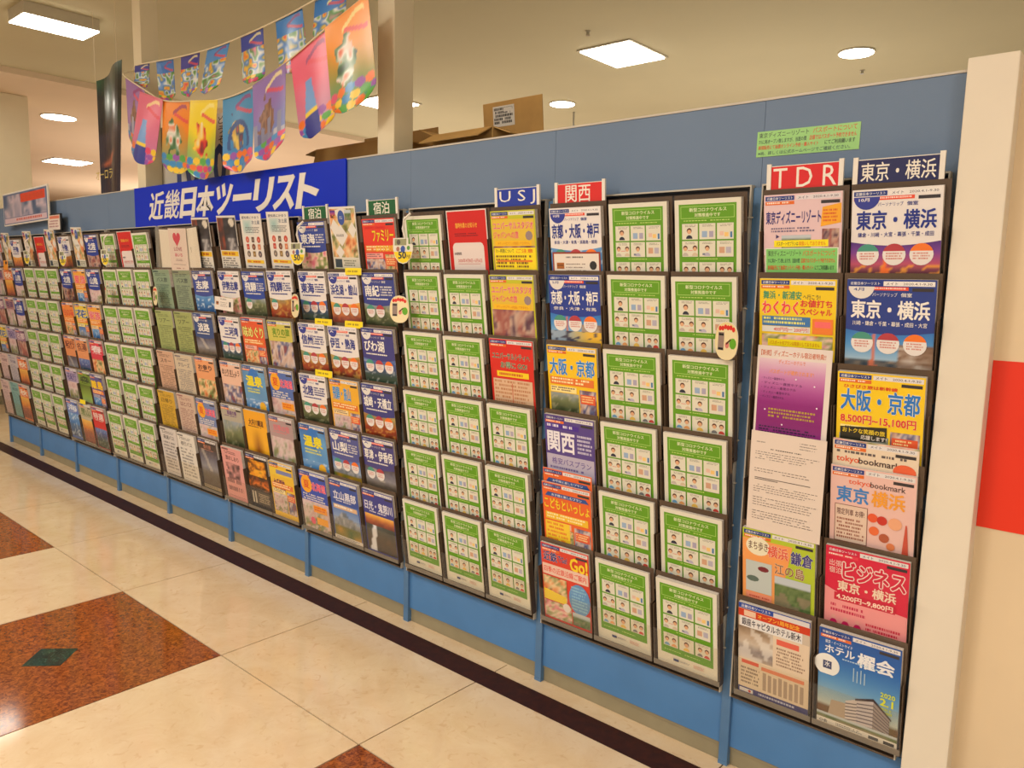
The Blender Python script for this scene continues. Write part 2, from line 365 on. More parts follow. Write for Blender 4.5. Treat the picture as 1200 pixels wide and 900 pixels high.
class Sheet:
    """flat print as thin layers of ink; u to the right 0..1, v down 0..1"""
    STEP = 0.00005
    def __init__(s, w=0.210, h=0.297, base=(232, 226, 218)):
        s.w, s.h = w, h; s.v = []; s.f = []; s.c = []; s.layer = 0
        if base: s.rect(0, 0, 1, 1, base)
    def P(s, u, v, d=None):
        return ((u - 0.5) * s.w, -0.0001 - (s.layer if d is None else d) * s.STEP, (1 - v) * s.h)
    def poly(s, pts, col, up=True):
        n = len(s.v); s.v += [s.P(*p) for p in pts]; s.f.append(tuple(range(n, n + len(pts)))); s.c += [L3(col)] * len(pts)
        if up: s.layer += 1
    def rect(s, u0, v0, u1, v1, col, up=True): s.poly([(u0, v1), (u1, v1), (u1, v0), (u0, v0)], col, up)
    def disc(s, cu, cv, r, col, a0=0, a1=2 * PI, n=20, up=True, sy=1.0):
        k = s.w / s.h
        full = abs(a1 - a0 - 2 * PI) < 1e-6
        pts = [(cu + r * math.cos(a0 + (a1 - a0) * i / n), cv - sy * r * k * math.sin(a0 + (a1 - a0) * i / n)) for i in range(n if full else n + 1)]
        s.poly(pts, col, up)
    def frame(s, u0, v0, u1, v1, t, col):
        k = t * s.w / s.h
        s.rect(u0, v0, u1, v0 + k, col, False); s.rect(u0, v1 - k, u1, v1, col, False); s.rect(u0, v0 + k, u0 + t, v1 - k, col, False); s.rect(u1 - t, v0 + k, u1, v1 - k, col, True)
    def text(s, t, u0, v0, u1, v1, col, bold=0.02, skew=0.0, outline=None, slope=0.0):
        if outline:
            s.text(t, u0, v0, u1, v1, outline, max(bold + 0.035, 0.051), skew, None, slope)
        vs, fs, ew, eh = text_mesh(t, 0.0); du, dv = u1 - u0, v1 - v0
        bx, bz = bold * .7 * du / ew, bold * .6 * dv / eh
        if bold < 0.008: sh = [(0, 0)]
        elif bold < 0.05: sh = [(-bx, -bz), (bx, -bz), (bx, bz), (-bx, bz)]
        else: sh = [(bx * math.cos(q * PI / 4), bz * math.sin(q * PI / 4)) for q in range(8)]
        for dx, dz in sh:
            n = len(s.v)
            for a, b in vs: s.v.append(s.P(u0 + du * a + skew * b * du + dx, v1 - dv * b + slope * a + dz))
            s.f += [tuple(n + i for i in f) for f in fs]; s.c += [L3(col)] * len(vs); s.layer += .25
        s.layer += 1
    def lines(s, u0, v0, u1, v1, n, col, k=1, fill=0.55, dens=0.9):
        dv = (v1 - v0) / n
        for i in range(n):
            u = u0; e = u1 - (0.25 * (u1 - u0) * hsh(i, k))
            while u < e:
                l = (0.018 + 0.045 * hsh(u * 91, i, k)) * (u1 - u0)
                if hsh(u * 37, i, k + 5) < dens: s.rect(u, v0 + i * dv, min(u + l, e), v0 + (i + fill) * dv, col, False)
                u += l + 0.012 * (u1 - u0) + 0.003
        s.layer += 1
    def photo(s, u0, v0, u1, v1, kind, k=1, nx=18, ny=14):
        f = scene_fn(kind, k) if isinstance(kind, str) else kind
        n = len(s.v)
        for j in range(ny + 1):
            for i in range(nx + 1):
                s.v.append(s.P(u0 + (u1 - u0) * i / nx, v0 + (v1 - v0) * j / ny)); s.c.append(L3(f(i / nx, j / ny)))
        for j in range(ny):
            for i in range(nx):
                a = n + j * (nx + 1) + i; s.f.append((a + nx + 1, a + nx + 2, a + 1, a))
        s.layer += 1
    def header(s, strip=(20, 50, 130), bg=(226, 222, 220), sub=(226, 110, 40)):
        s.rect(0.02, 0.015, 0.40, 0.055, strip); s.text(BRAND, 0.04, 0.022, 0.38, 0.048, (235, 235, 235), 0.01)
        s.rect(0.42, 0.015, 0.98, 0.055, bg); s.text('メイト', 0.45, 0.024, 0.58, 0.047, (40, 50, 90), 0.01)
        s.text('2020.4.1-9.30', 0.64, 0.026, 0.95, 0.045, (60, 60, 80), 0.0)
        s.rect(0.02, 0.062, 0.40, 0.092, sub, False); s.rect(0.74, 0.070, 0.97, 0.098, (50, 46, 50))
        s.lines(0.04, 0.068, 0.38, 0.092, 1, (250, 236, 220), 3)
    def mesh(s, name, m):
        me = bpy.data.meshes.new(name); me.from_pydata(s.v, [], s.f)
        a = me.color_attributes.new('ink', 'FLOAT_COLOR', 'POINT')
        buf = []
        for c in s.c: buf += [c[0], c[1], c[2], 1.0]
        a.data.foreach_set('color', buf); me.materials.append(m); me.update()
        return me

WHT, NAV, BLU = (232, 226, 222), (28, 44, 140), (30, 70, 170)
def personal(title, style='white', pic='mountain', subs='', badge='10月', k=1, tw=(0.06, 0.94), circ=3, t1=0.40, dark=(34, 60, 150)):
    s = Sheet(base=(70, 80, 120))
    top = WHT if style == 'white' else dark
    fg = (30, 50, 140) if style == 'white' else (240, 236, 230)
    s.photo(0, 0.42, 1, 0.84, pic, k, 30, 20)
    pts = [(0, 0), (0, 0.44)] + [(i / 12, 0.44 + 0.035 * math.sin(PI * i / 12)) for i in range(1, 12)] + [(1, 0.44), (1, 0)]
    s.poly(pts, top)
    s.header(bg=(236, 232, 228))
    s.rect(0.30, 0.062, 0.70, 0.092, (232, 80, 50)); s.lines(0.32, 0.068, 0.68, 0.092, 1, (250, 220, 210), 8)
    s.disc(0.17, 0.062, 0.15, (226, 222, 216) if style != 'white' else (50, 60, 150), PI, 2 * PI, 12)
    s.text(badge, 0.08, 0.072, 0.20, 0.10, (40, 60, 140) if style != 'white' else (240, 236, 230))
    s.text('パーソナリップ', 0.30, 0.112, 0.58, 0.145, fg, 0.005); s.text('個室', 0.62, 0.112, 0.74, 0.145, fg, 0.015)
    s.text(title, tw[0], 0.18, tw[1], 0.335, fg, 0.035)
    if tw[1] < 0.7:
        s.lines(tw[1] + 0.04, 0.19, 0.95, 0.34, 4, fg, 4)
    if subs: s.text(subs, 0.08, 0.36, 0.92, 0.40, fg, 0.01)
    else: s.lines(0.12, 0.365, 0.9, 0.40, 1, fg, 5)
    if circ:
        for i, cc in enumerate([(70, 150, 130), (180, 60, 70), (240, 120, 40)][:circ]):
            cu = 0.2 + 0.3 * i; cv = 0.55
            s.disc(cu, cv, 0.13, (232, 226, 222)); s.disc(cu, cv, 0.13, cc, 0.32, PI - 0.32, 10)
            s.lines(cu - 0.09, cv - 0.015, cu + 0.10, cv + 0.05, 3, (200, 90, 70), 3 + i)
    return s
def notice():
    G, W_ = (96, 156, 26), (222, 218, 198)
    s = Sheet(base=(224, 220, 202))
    s.rect(0.065, 0.045, 0.935, 0.865, G)
    s.frame(0.095, 0.065, 0.905, 0.185, 0.008, (170, 210, 110))
    s.text('新型コロナウイルス', 0.23, 0.082, 0.79, 0.120, (228, 234, 190), 0.02)
    s.text('対策推進中です', 0.31, 0.134, 0.70, 0.170, (228, 234, 190), 0.02)
    s.lines(0.14, 0.202, 0.86, 0.214, 1, (190, 216, 120), 2, 0.7)
    s.lines(0.33, 0.578, 0.67, 0.592, 1, (190, 216, 120), 4, 0.7)
    s.lines(0.12, 0.815, 0.88, 0.827, 1, (190, 216, 120), 6, 0.7)
    SK, HR = (220, 170, 130), (84, 40, 26)
    for r, v in enumerate((0.235, 0.405, 0.615)):
        for c in range(3):
            u = 0.115 + c * 0.268; h = 0.155
            s.rect(u, v, u + 0.245, v + h, W_); s.lines(u + 0.05, v + 0.012, u + 0.22, v + 0.036, 2, (120, 116, 100), r * 3 + c)
            cx = u + 0.122
            def man(x, body, sc=1.0, y0=v + 0.075):
                s.disc(x, y0 - 0.006, 0.036 * sc, HR, 0, 2 * PI, 10); s.disc(x, y0 + 0.004, 0.029 * sc, SK, 0, 2 * PI, 10)
                s.disc(x, v + h - 0.008, 0.046 * sc, body, 0, PI, 8)
            if (r, c) == (0, 0): man(cx - 0.01, (40, 46, 64), 1.1)
            elif (r, c) == (0, 1): s.rect(u + 0.04, v + .075, u + .12, v + .135, (150, 176, 206)); s.rect(u + .15, v + .075, u + .215, v + .135, (170, 164, 186))
            elif (r, c) == (0, 2): s.rect(u + 0.04, v + .08, u + .10, v + .12, (226, 190, 170)); s.rect(u + .11, v + .09, u + .17, v + .13, (240, 200, 120)); s.rect(u + .195, v + .085, u + .225, v + .14, (70, 120, 170))
            elif (r, c) == (1, 0): man(u + .05, (190, 180, 170)); man(u + .20, (210, 190, 160)); s.rect(u + .09, v + .09, u + .165, v + .096, (220, 130, 120))
            elif (r, c) == (1, 1): man(cx, (180, 176, 196)); s.rect(u + .05, v + .12, u + .09, v + .14, (120, 130, 150))
            elif (r, c) == (1, 2): s.rect(u + .035, v + .06, u + .115, v + .12, (206, 160, 130)); s.rect(u + .135, v + .06, u + .21, v + .12, (180, 176, 190))
            elif (r, c) == (2, 0): man(u + .06, (110, 160, 200)); man(u + .18, (226, 160, 100))
            elif (r, c) == (2, 1): man(cx, (230, 190, 90), 1.15)
            else: man(u + .08, (120, 120, 120)); man(u + .19, (200, 70, 60))
    s.rect(0.28, 0.900, 0.37, 0.928, (40, 60, 110)); s.lines(0.39, 0.903, 0.56, 0.925, 2, (90, 100, 130), 2)
    s.lines(0.62, 0.893, 0.80, 0.935, 3, (206, 130, 120), 4)
    return s
def sale(title, bg, fg, subtitle=None, sfg=(220, 40, 40), pic='food', k=1, price=None, outline=(240, 240, 230), pal=None, tbox=(0.05, 0.15, 0.95, 0.34), band=(230, 120, 50)):
    s = Sheet(base=bg); s.header()
    s.photo(0.04, 0.56, 0.62, 0.90, pic, k); s.photo(0.64, 0.50, 0.97, 0.90, 'people' if pic != 'people' else 'food', k + 2, 10, 10)
    s.text(title, *tbox, fg, 0.035, outline=outline)
    if subtitle: s.text(subtitle, 0.08, 0.108, 0.70, 0.14, sfg, 0.02)
    if price: s.text(price, 0.05, 0.38, 0.92, 0.46, (220, 50, 40), 0.035, outline=(250, 240, 180))
    else: s.rect(0.05, 0.37, 0.93, 0.46, band); s.lines(0.08, 0.38, 0.9, 0.455, 2, (250, 236, 180), k)
    s.rect(0.05, 0.48, 0.58, 0.55, mixc(bg, (255, 255, 255), .55)); s.lines(0.07, 0.49, 0.56, 0.545, 2, (90, 60, 70), k + 1)
    s.rect(0.66, 0.55, 0.95, 0.66, (226, 90, 50)); s.lines(0.68, 0.565, 0.94, 0.65, 3, (250, 230, 160), k + 3)
    return s
def redwhite():
    s = Sheet(0.210, 0.297, (230, 220, 212)); s.rect(0.02, 0.015, 0.98, 0.985, (206, 30, 26))
    s.poly([(0.11, 0.985), (0.89, 0.985), (0.89, 0.46), (0.86, 0.425), (0.82, 0.41), (0.18, 0.41), (0.14, 0.425), (0.11, 0.46)], (230, 216, 210))
    s.text('臨時休業のお知らせ', 0.22, 0.16, 0.76, 0.225, (240, 180, 60), 0.02); s.lines(0.18, 0.29, 0.82, 0.34, 2, (120, 20, 30), 3)
    s.text('休業期間', 0.14, 0.53, 0.32, 0.565, (50, 30, 40), .02); s.text('2020年4月8日~5月6日', 0.22, 0.61, 0.82, 0.66, (200, 80, 70), .01)
    s.rect(0.22, 0.675, 0.78, 0.68, (190, 60, 60)); s.text('営業時間', 0.16, 0.77, 0.34, 0.80, (50, 30, 40), .02); s.text('10:00~17:30', 0.30, 0.85, 0.76, 0.895, (200, 80, 70), .01)
    return s
def collage(k=1, orange=False):
    s = Sheet(0.190, 0.297, (226, 220, 208)); s.photo(0.03, 0.03, 0.97, 0.74, 'food', k, 14, 14)
    for (cu, cv, r) in ((0.48, 0.06, 0.30), (0.16, 0.30, .20), (0.40, 0.42, 0.25), (0.85, 0.34, 0.18), (0.30, 0.66, .16)):
        kk = s.w / s.h; s.poly([(max(.02, cu - r), cv), (cu, cv + r * kk), (min(.98, cu + r), cv), (cu, max(.02, cv - r * kk))], (226, 220, 210))
    s.photo(0.60, 0.05, 0.84, 0.20, 'garden', k, 8, 8); s.photo(0.05, 0.05, 0.25, 0.16, 'night', k, 6, 6)
    s.disc(0.46, 0.16, 0.13, (56, 84, 160), sy=1.3); s.lines(0.40, 0.14, 0.52, 0.19, 2, (230, 230, 230), k)
    s.lines(0.22, 0.40, 0.58, 0.44, 2, (70, 60, 60), k + 3)
    s.rect(0.03, 0.75, 0.97, 0.90, (214, 208, 190)); s.rect(0.08, 0.765, 0.34, 0.89, (50, 66, 74)); s.lines(0.40, 0.78, 0.9, 0.88, 3, (80, 90, 60), k + 4)
    s.rect(0.03, 0.905, 0.97, 0.985, (170, 176, 40)); s.lines(0.10, 0.92, 0.9, 0.97, 2, (90, 100, 30), 5)
    return s
def darkflyer():
    s = Sheet(0.190, 0.297, (222, 216, 204))
    def f(u, t):
        c = ramp([(60, 50, 46), (40, 34, 34), (84, 80, 84)], vn(u * 4, t * 5, 4))
        if u < .35: c = mixc(c, (190, 70, 30), .8 * vn(u * 8, t * 6, 9))
        if (u - .78) ** 2 + ((t - .14) * 1.1) ** 2 < .02: c = (214, 204, 186)
        if t > .62 and u > .45: c = mixc(c, (190, 186, 184), vn(u * 12, t * 12, 2))
        return c
    s.photo(0.02, 0.035, 0.98, 0.60, f, 1, 20, 20); s.rect(0.05, 0.615, 0.95, 0.70, (232, 190, 30)); s.lines(0.1, 0.635, 0.9, 0.69, 1, (170, 60, 20), 3, .8)
    s.lines(0.08, 0.73, 0.92, 0.93, 5, (70, 66, 66), 6); s.rect(0.02, 0.955, 0.98, 0.985, (60, 110, 80))
    return s
def souvenir():
    s = Sheet(0.190, 0.297, (226, 220, 210)); s.photo(0.1, 0.10, 0.60, 0.36, lambda u, t: mixc((150, 190, 186), (214, 216, 208), max(abs(u - .4), abs(t - .4)) * 2), 1, 8, 8)
    s.text('愛知県にかまう', 0.08, 0.04, 0.90, 0.085, (50, 60, 90), .02); s.text('お土産', 0.55, 0.11, 0.92, 0.175, (60, 80, 110), .02); s.lines(0.2, 0.22, 0.9, 0.33, 4, (110, 110, 110), 4)
    cols = [(200, 90, 70), (90, 70, 60), (190, 70, 50), (190, 60, 50), (110, 60, 40), (210, 120, 80), (120, 110, 100), (140, 110, 50), (90, 80, 90)]
    for i in range(9):
        cu, cv = 0.24 + 0.27 * (i % 3), 0.43 + 0.12 * (i // 3)
        if i % 2: s.rect(cu - .07, cv - .045, cu + .06, cv + .045, cols[i])
        else: s.disc(cu, cv, .085, cols[i], n=12)
        s.disc(cu, cv + .005, .035, mixc(cols[i], (240, 210, 180), .5), n=8)
    s.rect(0.10, 0.77, 0.92, 0.825, (236, 200, 40)); s.lines(0.14, 0.785, 0.88, 0.82, 1, (200, 60, 30), 3, .8); s.lines(0.14, 0.87, 0.86, 0.95, 2, (90, 90, 110), 7)
    return s
def textsheet(bg, ink, title='ご案内', k=1, dense=16):
    s = Sheet(base=bg); s.rect(0.04, 0.02, 0.36, 0.05, mixc(bg, ink, .7)); s.text(title, 0.18, 0.15, 0.82, 0.24, ink, 0.02); s.lines(0.14, 0.07, 0.86, 0.13, 2, mixc(bg, ink, .7), k)
    s.lines(0.12, 0.29, 0.92, 0.90, dense, mixc(bg, ink, .55), k + 1, dens=.8); s.rect(0.10, 0.93, 0.9, 0.935, ink)
    return s
def simple_pic(title, bg, fg, pic, k=1, tbox=(0.1, .12, .9, .28), pv=(0.34, 0.94), outline=None, strip=True, foot=None, band=None):
    s = Sheet(base=bg)
    if strip: s.header()
    s.photo(0.03, pv[0], 0.97, pv[1], pic, k)
    if band: s.rect(0.08, pv[0] + .02, 0.92, pv[0] + .09, band); s.lines(0.12, pv[0] + .035, .88, pv[0] + .085, 1, (245, 240, 230), k)
    s.text(title, *tbox, fg, 0.035, outline=outline)
    s.lines(0.15, tbox[3] + .015, 0.85, tbox[3] + .045, 1, fg, k)
    if foot: s.rect(0, 0.93, 1, 1, foot); s.lines(0.06, .945, .94, .985, 2, (90, 90, 110), k + 2)
    return s
D = {}          # design name -> (mesh, width, look words, kind word)
def reg(name, sheet, look, m=None): D[name] = (sheet.mesh('front_cover', m or M['print']), sheet.w, look, sheet.h)
reg('notice', notice(), 'green infection-prevention notice')
reg('redwhite', redwhite(), 'red and white closure flyer')
reg('collage', collage(3), 'white flyer with tilted food photos')
reg('collage2', collage(8), 'flyer with diamond-cut food photos')
reg('dark', darkflyer(), 'dark photo flyer with yellow strip')
reg('souvenir', souvenir(), 'white flyer of small souvenir pictures')
# --- rack A
s = Sheet(base=(226, 196, 200)); s.header(bg=(224, 216, 220))
s.text('東京ディズニーリゾート', 0.03, 0.15, 0.74, 0.265, (44, 40, 120), 0.03); s.text('への旅', 0.74, 0.20, 0.83, 0.25, (44, 40, 120), 0.02)
s.poly([(0.76, 0.13), (0.74, 0.30), (0.99, 0.27), (0.99, 0.10)], (240, 170, 40)); s.lines(0.77, 0.15, 0.95, 0.27, 4, (210, 50, 40), 4)
s.lines(0.10, 0.30, 0.7, 0.35, 2, (120, 110, 140), 5); s.photo(0.24, 0.37, 0.62, 0.50, 'garden', 4, 8, 6); s.photo(0.76, 0.32, 0.97, 0.50, 'castle', 2, 8, 6); s.photo(0, 0.55, 1, 1, 'castle', 5)
s.disc(0.18, 0.38, 0.03, (60, 50, 100), n=3)
s.rect(0.14, 0.415, 0.84, 0.475, (246, 226, 20)); s.text('パスポート付プランは', 0.17, 0.428, 0.46, 0.465, (40, 60, 40), .01); s.text('取扱いしておりません', 0.47, 0.428, 0.81, 0.465, (220, 80, 20), .01)
s.rect(0.02, 0.485, 0.97, 0.79, (226, 232, 210)); s.rect(0.035, 0.493, 0.955, 0.782, (130, 204, 110))
s.text('東京ディズニーリゾート', 0.06, 0.508, 0.50, 0.560, (50, 60, 50), .01); s.text('パスポートについて', 0.52, 0.508, 0.93, 0.560, (214, 90, 30), .01)
s.text('7/1に再オープン致しますが、当面の間', 0.06, 0.58, 0.48, 0.622, (30, 50, 60), .015); s.text('店頭ではパスポート予約できません', 0.50, 0.58, 0.93, 0.622, (220, 60, 30), .015)
s.text('新規販売にて抽選オンライン予約・購入サイト', 0.06, 0.644, 0.66, 0.686, (220, 70, 30), .015); s.text('にてご利用願います', 0.68, 0.644, 0.92, 0.686, (40, 60, 50), .01)
s.text('※お一組人数は合計で確認にコンベンション人口にて', 0.10, 0.712, 0.88, 0.754, (40, 70, 110), .0)
reg('resort', s, 'pale pink resort brochure with green note')
s = personal('東京・横浜', 'white', 'night', '鎌倉・川崎・大宮・幕張・千葉・成田', k=5); reg('tokyo_white', s, 'white Tokyo Yokohama brochure with night skyline')
s = personal('東京・横浜', 'blue', 'daycity', '川崎・鎌倉・千葉・幕張・成田・大宮', '4月', k=5, dark=(34, 60, 140)); reg('tokyo_blue', s, 'blue Tokyo Yokohama brochure with day skyline')
s = Sheet(base=(240, 206, 30)); s.header()
s.text('舞浜・新浦安', 0.05, 0.115, 0.56, 0.19, (50, 150, 110), .03); s.text('へ行こう!', 0.58, 0.14, 0.80, 0.185, (60, 60, 60), .01)
s.text('わくわく', 0.04, 0.21, 0.52, 0.33, (236, 70, 60), .04, outline=(250, 240, 236)); s.text('お値打ち', 0.55, 0.19, 0.95, 0.255, (220, 40, 60), .03); s.text('スペシャル', 0.55, 0.27, 0.95, 0.33, (220, 40, 60), .03)
s.rect(0.04, 0.35, 0.68, 0.44, (60, 120, 180)); s.lines(0.06, 0.36, 0.66, 0.435, 2, (230, 230, 120), 3); s.rect(0.04, 0.445, 0.68, 0.50, (226, 226, 220)); s.text('400円均一 200円引', 0.2, 0.452, 0.66, 0.492, (210, 50, 40), .02)
s.rect(0.71, 0.36, 0.97, 0.50, (240, 130, 50)); s.rect(0.74, 0.385, 0.94, 0.44, (246, 110, 110)); s.photo(0.04, 0.52, 0.97, 0.95, 'flowers', 4)
s.rect(0.12, 0.565, 0.84, 0.635, (246, 226, 20)); s.text('パスポート付プランは取扱いしておりません', 0.15, 0.583, 0.81, 0.62, (210, 110, 20), .01)
reg('maihama', s, 'yellow bargain brochure with pink lettering')
s = sale('大阪・京都', (244, 206, 30), (40, 120, 200), 'ひさびさ旅は新幹線', pic='forest', k=3, price='8,500円~15,100円'); s.poly([(.05, .5), (.6, .47), (.6, .6), (.05, .63)], (40, 40, 30)); s.text('おトクな笑顔の旅', .08, .505, .58, .55, (240, 210, 50), .02); s.text('応援します!', .30, .56, .6, .60, (240, 230, 220), .02)
reg('osaka', s, 'yellow Osaka Kyoto brochure with blue characters')
s = Sheet(base=(230, 212, 186)); s.header(); s.photo(.0, .0, 1, .012, 'flowers', 3, 20, 1); s.lines(.05, .10, .9, .14, 1, (100, 90, 90), 4); s.text('tokyo', .05, .15, .32, .22, (226, 90, 50), .02); s.text('bookmark', .32, .15, .80, .205, (70, 50, 50), .02); s.disc(.85, .22, .13, (232, 100, 60), sy=.7)
reg('bookmark', s, 'cream booklet with orange and brown lettering')
s = Sheet(base=(232, 190, 180)); s.header(); s.text('tokyo', .22, .11, .48, .17, (226, 90, 50), .01); s.text('bookmark', .48, .11, .88, .16, (70, 50, 50), .01)
s.text('東京', .08, .185, .46, .33, (60, 130, 200), .035); s.text('横浜', .50, .185, .88, .33, (240, 160, 50), .035)
s.rect(.06, .36, .46, .72, (226, 200, 180)); s.frame(.06, .36, .46, .72, .008, (120, 70, 60)); s.text('限定列車 お得!', .09, .40, .42, .46, (90, 40, 40), .02); s.lines(.09, .49, .43, .70, 6, (150, 90, 70), 5)
for (a, b, r, c) in ((.52, .44, .06, (230, 90, 50)), (.63, .45, .06, (200, 50, 40)), (.54, .56, .06, (232, 110, 60)), (.78, .46, .08, (236, 170, 130)), (.66, .61, .06, (180, 90, 60)), (.74, .68, .05, (226, 130, 80))): s.disc(a, b, r, c, n=14)
s.rect(.54, .74, .76, .84, (80, 60, 90)); s.poly([(.84, .98), (.97, .98), (.915, .45), (.90, .45)], (200, 80, 60)); s.rect(.84, .8, .97, .83, (230, 220, 210)); s.poly([(.36, .90), (.7, .88), (.72, .97), (.34, .97)], (50, 90, 160)); s.lines(.3, .83, .5, .9, 2, (200, 120, 40), 4)
reg('bookmark2', s, 'pink booklet with red tower and sweets')
s = Sheet(base=(180, 200, 50)); s.header(bg=(226, 222, 214)); s.poly([(0, .10), (.7, .10), (.45, .98), (0, .98)], (240, 160, 90)); s.disc(.22, .17, .17, (236, 230, 200), sy=.8); s.text('まち歩き', .09, .12, .36, .21, (110, 80, 60), .02)
s.text('横浜', .36, .13, .64, .25, (226, 90, 60), .035, outline=(240, 236, 220)); s.text('鎌倉', .68, .14, .97, .27, (60, 60, 130), .035, outline=(240, 236, 220)); s.text('江の島', .46, .30, .86, .41, (150, 100, 60), .025, outline=(240, 236, 220))
s.rect(.05, .33, .42, .66, (190, 200, 196)); s.disc(.3, .40, .08, (120, 40, 50), n=10, sy=.5); s.disc(.15, .52, .09, (90, 110, 100), n=10, sy=.5); s.photo(.46, .43, .95, .74, 'garden', 3); s.rect(.05, .67, .42, .9, (236, 150, 120)); s.lines(.07, .7, .4, .88, 6, (200, 70, 50), 4); s.photo(.46, .76, .95, .96, 'daycity', 4, 8, 6)
reg('kamakura', s, 'green and orange town walk brochure')
s = Sheet(base=(214, 30, 66)); s.header(strip=(200, 30, 70), sub=(224, 60, 80)); s.text('出張', .05, .13, .20, .19, (240, 200, 190), .01); s.text('宿泊', .05, .20, .20, .26, (240, 200, 190), .01); s.text('ビジネス', .22, .125, .96, .295, (240, 220, 212), .13); s.text('ビジネス', .22, .125, .96, .295, (206, 24, 60), .035, outline=(240, 220, 212))
s.text('東京・横浜', .16, .32, .86, .42, (240, 214, 190), .035); s.poly([(0, .40), (.18, .45), (1, .52), (1, .98), (0, .98)], (236, 150, 150)); s.rect(.12, .445, .86, .52, (200, 30, 60)); s.text('4,200円~9,800円', .15, .455, .83, .51, (246, 220, 200), .03)
s.lines(.08, .56, .55, .66, 2, (200, 40, 80), 3); s.lines(.52, .68, .95, .9, 5, (206, 40, 70), 9)
for i in range(3): s.disc(.12 + .15 * i, .80, .06, (196, 30, 90), sy=2.0, n=12); s.disc(.12 + .15 * i, .70, .03, (230, 160, 150), n=10)
reg('business', s, 'crimson business trip brochure')
s = Sheet(base=(206, 190, 170)); s.rect(0, 0, 1, .055, (30, 70, 160)); s.text(BRAND, .04, .012, .46, .045, (236, 236, 236), .01); s.rect(.5, .01, .99, .06, (220, 216, 214)); s.rect(0, .06, 1, .14, (206, 60, 30)); s.text('オープン1周年記念', .28, .075, .86, .125, (246, 190, 60), .02); s.rect(.08, .07, .25, .13, (236, 200, 170))
s.rect(.02, .14, .90, .25, (230, 228, 226)); s.text('銀座キャピタルホテル新木', .05, .155, .88, .235, (40, 40, 60), .025); s.photo(0, .25, .5, .60, 'room', 3); s.rect(.5, .25, 1, .6, (226, 206, 180)); s.rect(.55, .28, .86, .34, (226, 100, 80)); s.lines(.55, .37, .95, .58, 6, (150, 120, 100), 3)
s.rect(0, .60, 1, .93, (222, 204, 176)); s.rect(.05, .62, .3, .66, (214, 80, 50)); s.lines(.04, .70, .32, .9, 5, (110, 90, 80), 4)
for i in range(8): s.rect(.36 + .075 * i, .70 + .01 * (i % 3), .41 + .075 * i, .90, (170, 150, 130))
s.rect(.34, .64, .94, .68, (220, 130, 90)); s.rect(0, .93, 1, 1, (60, 60, 120)); s.rect(.02, .945, .22, .985, (226, 222, 220)); s.disc(.17, .965, .02, (200, 40, 40)); s.lines(.3, .95, .9, .99, 1, (200, 200, 220), 3)
reg('ginza', s, 'city hotel brochure with bedroom photo')
def hotel(u, t):
    c = ramp([(20, 80, 160), (30, 100, 180), (90, 150, 200), (190, 200, 190)], t / .85)
    if t > .86: c = mixc((110, 70, 40), (90, 96, 40), vn(u * 9, t * 9, 3))
    return c
s = Sheet(base=(30, 90, 170)); s.photo(0, 0, 1, .93, hotel, 2, 14, 24); s.header(); s.text('東京・イーストサイド', .08, .11, .42, .145, (230, 236, 240), .01); s.text('ホテル', .08, .16, .45, .24, (236, 238, 240), .03); s.text('櫂会', .49, .15, .92, .29, (236, 238, 240), .04)
s.lines(.3, .26, .8, .30, 1, (180, 210, 230), 4, .3)
s.disc(.11, .37, .16, (236, 236, 230), -1.05, PI + 1.05 - .0, 24); s.rect(.06, .33, .17, .41, (60, 70, 110)); s.text('水', .08, .335, .15, .39, (230, 230, 230))
for i in range(4): s.rect(.44 + .045 * i, .32 + .02 * (i % 2), .452 + .045 * i, .46, (170, 200, 220), False)
s.layer += 1; s.text('2020', .78, .47, .95, .515, (206, 220, 60), .03); s.text('2.1', .78, .53, .93, .60, (220, 226, 60), .04); s.lines(.76, .62, .94, .69, 2, (190, 210, 70), 3, .7)
s.poly([(.14, .89), (.18, .72), (.36, .71), (.37, .88)], (176, 160, 140))
s.poly([(.36, .90), (.36, .68), (.50, .63), (.56, .70), (.56, .93)], (206, 198, 196)); s.poly([(.50, .94), (.50, .62), (.70, .58), (.72, .90)], (196, 190, 194)); s.poly([(.70, .93), (.70, .58), (.90, .72), (.90, .93)], (150, 140, 140)); s.poly([(.48, .625), (.70, .565), (.92, .715), (.92, .735), (.70, .595), (.48, .645)], (60, 50, 56))
for i in range(7):
    s.poly([(.50, .665 + .036 * i), (.70, .63 + .04 * i), (.70, .642 + .04 * i), (.50, .677 + .036 * i)], (96, 90, 104), False); s.poly([(.70, .63 + .04 * i), (.90, .745 + .028 * i), (.90, .755 + .028 * i), (.70, .642 + .04 * i)], (90, 84, 90), False)
    if i < 6: s.poly([(.36, .70 + .034 * i), (.50, .675 + .034 * i), (.50, .687 + .034 * i), (.36, .712 + .034 * i)], (110, 104, 110), False)
s.layer += 1; s.photo(0, .875, 1, .94, 'garden', 6, 14, 4); s.rect(0, .935, 1, 1, (230, 226, 214)); s.text('○会', .04, .95, .14, .985, (50, 50, 60)); s.lines(.25, .95, .6, .985, 2, (120, 120, 120), 5); s.rect(.66, .952, .78, .985, (90, 90, 90)); s.rect(.84, .952, .97, .985, (60, 60, 60))
reg('hotel', s, 'blue hotel brochure with white building')
